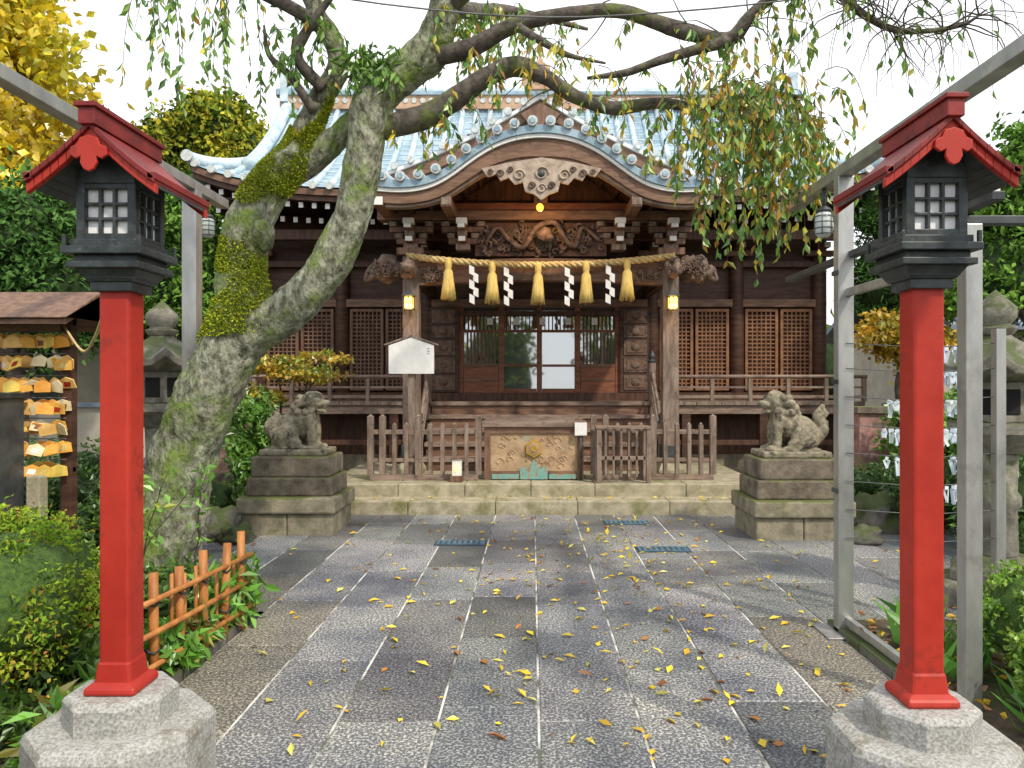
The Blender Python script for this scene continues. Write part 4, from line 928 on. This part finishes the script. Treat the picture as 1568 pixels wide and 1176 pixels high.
tree('evergreen_tree',5.4,6.6,3,.10,[(5.2,6.6,3.0,.6,.6,.5),(5.6,6.6,2.5,.7,.6,.6)],8000,.09,.055,G,None,60)
tree('maple_tree',5.3,10.8,1.9,.06,[(5.2,10.8,2.3,.5,.45,.3),(5.7,10.8,2.1,.5,.4,.35)],5000,.08,.07,[(.65,.38,.04),(.7,.5,.06),(.3,.35,.05)],None,50,False,mat=leafm)
tree('maple_tree',-3.1,9.2,1.5,.035,[(-3.2,9.2,1.85,.4,.35,.10),(-2.7,9.1,1.72,.42,.35,.09),(-2.45,9.0,1.92,.3,.3,.06),(-3.3,9.1,1.45,.3,.3,.12)],2200,.065,.05,[(.65,.45,.05),(.65,.32,.04),(.40,.42,.06),(.2,.35,.05)],None,22,False,mat=leafm)
crown('shrub',[(-3.35,8.9,1.1,.35,.35,.45),(-3.1,8.8,.6,.4,.35,.4)],4000,.08,.045,[(.15,.33,.05),(.24,.44,.07),(.12,.24,.05)],withcore=False)
crown('shrub',[(4.9,9.3,.9,.5,.4,.5),(5.5,9.2,1.2,.5,.4,.5)],4500,.09,.055,[(.18,.38,.05),(.28,.50,.07),(.12,.24,.04)])
HG=[(.15,.28,.025),(.25,.38,.04),(.36,.44,.05),(.42,.16,.05)]
crown('azalea_hedge',[(-2.80,3.55,.55,.66,.55,.40),(-3.5,3.4,.58,.7,.7,.42),(-2.75,2.75,.55,.5,.5,.36),(-3.6,4.1,.6,.7,.6,.42),(-2.9,4.2,.5,.45,.45,.36)],52000,.030,.017,HG,[3,3,2,.7],None,160,.09,cm=core_h,cs=.93,mat=leafbg)
crown('low_shrub',[(-2.30,4.0,.14,.25,.4,.14),(-2.4,4.9,.2,.35,.4,.2),(-3.2,5.0,.25,.6,.4,.25),(-2.4,3.2,.12,.3,.3,.14)],7000,.065,.038,G)
crown('fern_plants',[(-1.98,4.95,.22,.14,.3,.17),(-2.0,4.3,.14,.12,.3,.13),(-2.0,3.3,.12,.10,.3,.13)],1300,.12,.05,[(.16,.40,.05),(.24,.48,.08),(.45,.16,.06)],[3,3,.5],withcore=False)
crown('low_shrub',[(-3.7,6.9,.35,.5,.5,.35),(-4.6,7.4,.5,.7,.6,.5),(-3.6,8.3,.3,.4,.4,.3),(-5.2,6.6,.6,.7,.6,.6)],12000,.07,.04,DG+G)
crown('low_shrub',[(3.8,9.0,.3,.5,.4,.35),(4.4,8.2,.4,.5,.5,.45),(4.6,6.9,.5,.6,.5,.55),(4.3,5.9,.4,.5,.5,.5),(5.4,7.5,1.2,.7,.7,.9)],12000,.07,.04,DG+G)
crown('azalea_hedge',[(2.60,3.85,.38,.26,.35,.26),(2.95,3.9,.35,.35,.35,.26),(2.45,3.3,.3,.25,.3,.22),(3.3,3.4,.35,.4,.5,.3)],15000,.038,.022,[(.15,.32,.03),(.22,.42,.05),(.36,.5,.06)],None,None,90,.10,cm=core_h,cs=.88)
def blades(name,pts,n,L_,W_,pal,spread=.9):
    P=[];A=[];
    for (x,y,z) in pts:
        for i in range(n): P.append((x+U(-.05,.05),y+U(-.05,.05),z)); A.append((U(-spread,spread),U(-spread,spread),U(.5,1.2)))
    P=np.array(P);A=unit(np.array(A)); return leaves(name,P,L_*rng.uniform(.6,1.2,len(P)),W_,pick(pal,len(P)),A,None,bend=.25)
blades('broadleaf_plant',[(2.25,4.4,.05),(2.4,4.6,.05),(2.3,4.15,.05),(2.25,3.9,.05),(2.6,4.4,.05)],16,.30,.06,[(.12,.32,.05),(.20,.44,.08)])
blades('broadleaf_plant',[(2.3,3.2,.05),(2.5,3.0,.05),(2.7,3.3,.05),(2.35,3.5,.05)],26,.30,.03,[(.14,.36,.05),(.22,.48,.08)])
blades('broadleaf_plant',[(-2.15,4.5,.05),(-2.1,5.0,.05),(-2.2,3.9,.05)],12,.22,.07,[(.14,.36,.05),(.26,.5,.09)])
c=Mb(); P=[];
for i in range(6):
    x,y=-2.5+U(-.35,.35),4.7+U(-.2,.5); pts=[(x,y,.1)]; v=Vector((U(-.3,.4),U(-.2,.1),1)); p_=Vector((x,y,.1))
    for k_ in range(8):
        v=v+Vector((U(-.3,.3),U(-.2,.2),U(-.2,.1))); p_=p_+v.normalized()*.13; pts.append(tuple(p_))
        if k_>2:
            for j in range(3): P.append(tuple(p_+Vector((U(-.04,.04),U(-.04,.04),U(-.04,.04)))))
    c.tube(pts,[.006*(1-.07*k_) for k_ in range(9)],bark_bg,5)
sp=c.obj('sapling'); leaves('sapling_leaves',np.array(P),.085,.045,pick([(.2,.42,.07),(.28,.52,.09),(.55,.6,.1)],len(P),[3,3,1]),None,sp)
bl=[]
for i in range(26):
    a=-40+80*i/25; 
    bl.append((a,34+U(-2,2),U(2,3.2),3,2,U(2.5,3.8)))
crown('background_trees',bl,18000,.5,.35,[(.09,.17,.03),(.15,.24,.05),(.3,.3,.06)],None,None,40,mat=leafbg)
bl=[(-16+U(-.5,.5),y,2.5,2,2.2,U(2.4,3)) for y in range(6,30,4)]+[(16+U(-.5,.5),y,2.5,2,2.2,U(2.4,3)) for y in range(4,30,4)]
crown('background_trees',bl,16000,.32,.22,[(.09,.17,.03),(.15,.24,.05)],None,None,40,mat=leafbg)
bl=[(-14+i*3.1,-13+U(-1,1),U(1.8,2.6),2.0,1.6,U(1.8,3.4)) for i in range(10) if i!=5]  # unseen row behind camera, added for door-glass reflections; gap lets sky show
crown('background_trees',bl,9000,.38,.26,[(.09,.17,.03),(.15,.24,.05),(.5,.4,.05)],[3,3,1],None,40,mat=leafbg)
def house(x0,x1,y0,y1,h,rm,oh=.4,rh=1.0):
    e_=empty('neighbouring_house'); c=Mb(); c.box(x0,x1,y0,y1,-.05,h,plaster)
    for k_ in range(int((x1-x0)/1.4)):
        a=x0+.5+k_*1.4; c.box(a,a+.7,y0-.03,y0,1.1,2.0,wood_dark); c.box(a+.05,a+.65,y0-.04,y0-.03,1.15,1.95,glassd)
    c.obj('walls',e_)
    c=Mb(); ym=(y0+y1)/2; c.prismx([(y0-oh,h-.1),(ym,h+rh),(y1+oh,h-.1),(y1+oh,h-.2),(ym,h+rh-.12),(y0-oh,h-.2)],x0-oh,x1+oh,rm)
    k_=x0-oh
    while k_<x1+oh: c.tube([(k_,y0-oh-.02,h-.08),(k_,ym,h+rh+.02)],.05,rm,6); k_+=.28
    c.obj('roof',e_)
house(8.2,14,15.5,20,2.9,bluetile); house(-13,-7.2,14.5,19,2.9,metal_d,.3,.7)
c=Mb()
for sg,xa,xb in((-1,-7.5,-5.0),(1,5.4,9)):
    c.box(xa,xb,11.4,11.5,0,1.25,plaster) 
    c.box(xa-.03,xb+.03,11.34,11.56,1.25,1.31,bluetile)
c.obj('garden_wall')

# fallen leaves
n=1500
P=np.stack([rng.normal(.2,1.5,n),rng.uniform(1.8,9.1,n),np.full(n,.006)],1)
P=P[(P[:,0]>-1.85)&(P[:,0]<1.9)|(P[:,1]>5.4)&(abs(P[:,0])<4)]
P=P[rng.random(len(P))<.34+.3*(P[:,0]>-.2)]
Q=P[:150].copy(); Q[:,1]=rng.uniform(9.25,9.55,len(Q)); Q[:,2]=.168; Q[:,0]=rng.uniform(-2.3,2.8,len(Q)); Q=Q[:50]
P=np.concatenate([P,Q]); m_=len(P)
A=unit(np.stack([rng.normal(size=m_),rng.normal(size=m_),rng.uniform(0,.25,m_)],1)); B=np.stack([-A[:,1],A[:,0],rng.uniform(-.5,.5,m_)],1)
leaves('fallen_leaves',P,.078*rng.uniform(.4,1.25,m_),.034*rng.uniform(.5,1.3,m_),pick([(.80,.60,.04),(.70,.44,.03),(.45,.18,.03),(.66,.60,.14),(.25,.09,.03)],m_,[4,2.5,1,1.5,.8]),A,None,leafdry,.10,B)
n=500; P=np.stack([np.where(rng.random(n)<.5,rng.uniform(-2.6,-1.95,n),rng.uniform(2.0,3.2,n)),rng.uniform(2,5.2,n),np.full(n,.10)],1)
leaves('bed_leaf_litter',P,.06,.035,pick([(.6,.4,.04),(.3,.14,.04),(.2,.1,.04)],n),unit(np.stack([rng.normal(size=n),rng.normal(size=n),rng.uniform(0,.3,n)],1)),None,leafdry)
c=Mb(); c.tube(cr([(-4.5,5.2,4.9),(-1.0,5.0,4.13),(1.2,5.0,4.1),(4.5,5.2,4.7)],8),.006,wirem,5); c.obj('overhead_cable')
c=Mb(); c.tube(cr([(-1.66,2.95,1.95),(-2.1,3.6,1.82),(-2.7,4.5,1.80),(-3.4,5.45,2.02)],8),.008,straw,6); c.obj('straw_rope')

# ------------------------------------------------------------------ light, sky, camera
sd=Vector((.50,-.62,.88)).normalized(); el=math.asin(sd.z); az=math.atan2(sd.x,sd.y)
w=bpy.data.worlds.new("World"); scene.world=w; w.use_nodes=True; nt=w.node_tree; N=nt.nodes; L=nt.links
bg=N['Background']; sky=N.new('ShaderNodeTexSky'); sky.sky_type='NISHITA'; sky.sun_disc=False; sky.sun_elevation=el; sky.sun_rotation=az
tc=N.new('ShaderNodeTexCoord'); nz=N.new('ShaderNodeTexNoise'); nz.inputs['Scale'].default_value=1.6; nz.inputs['Detail'].default_value=3; L.new(tc.outputs['Generated'],nz.inputs['Vector'])
mr=N.new('ShaderNodeMapRange'); mr.inputs[1].default_value=.3; mr.inputs[2].default_value=.65; mr.inputs[3].default_value=.72; mr.inputs[4].default_value=.96; L.new(nz.outputs['Fac'],mr.inputs[0])
mx=N.new('ShaderNodeMixRGB'); L.new(mr.outputs[0],mx.inputs[0]); L.new(sky.outputs[0],mx.inputs[1]); mx.inputs[2].default_value=(10.4,10.6,10.9,1)
L.new(mx.outputs[0],bg.inputs['Color']); bg.inputs['Strength'].default_value=.14
sl=bpy.data.lights.new('sun','SUN'); sl.energy=3.0; sl.angle=math.radians(2.5); sl.color=(1,.91,.76)
so=bpy.data.objects.new('sun',sl); so.rotation_euler=(-sd).to_track_quat('-Z','Y').to_euler(); scene.collection.objects.link(so)
cam=bpy.data.cameras.new('camera'); cam.sensor_width=36; cam.lens=26.4; cam.clip_end=500; cam.clip_start=.05; cam.shift_x=-.020
co=bpy.data.objects.new('camera',cam); co.location=(0,0,1.6); co.rotation_euler=(math.radians(90),0,0); scene.collection.objects.link(co); scene.camera=co
scene.view_settings.view_transform='Standard'; scene.view_settings.look='None'; scene.view_settings.exposure=0
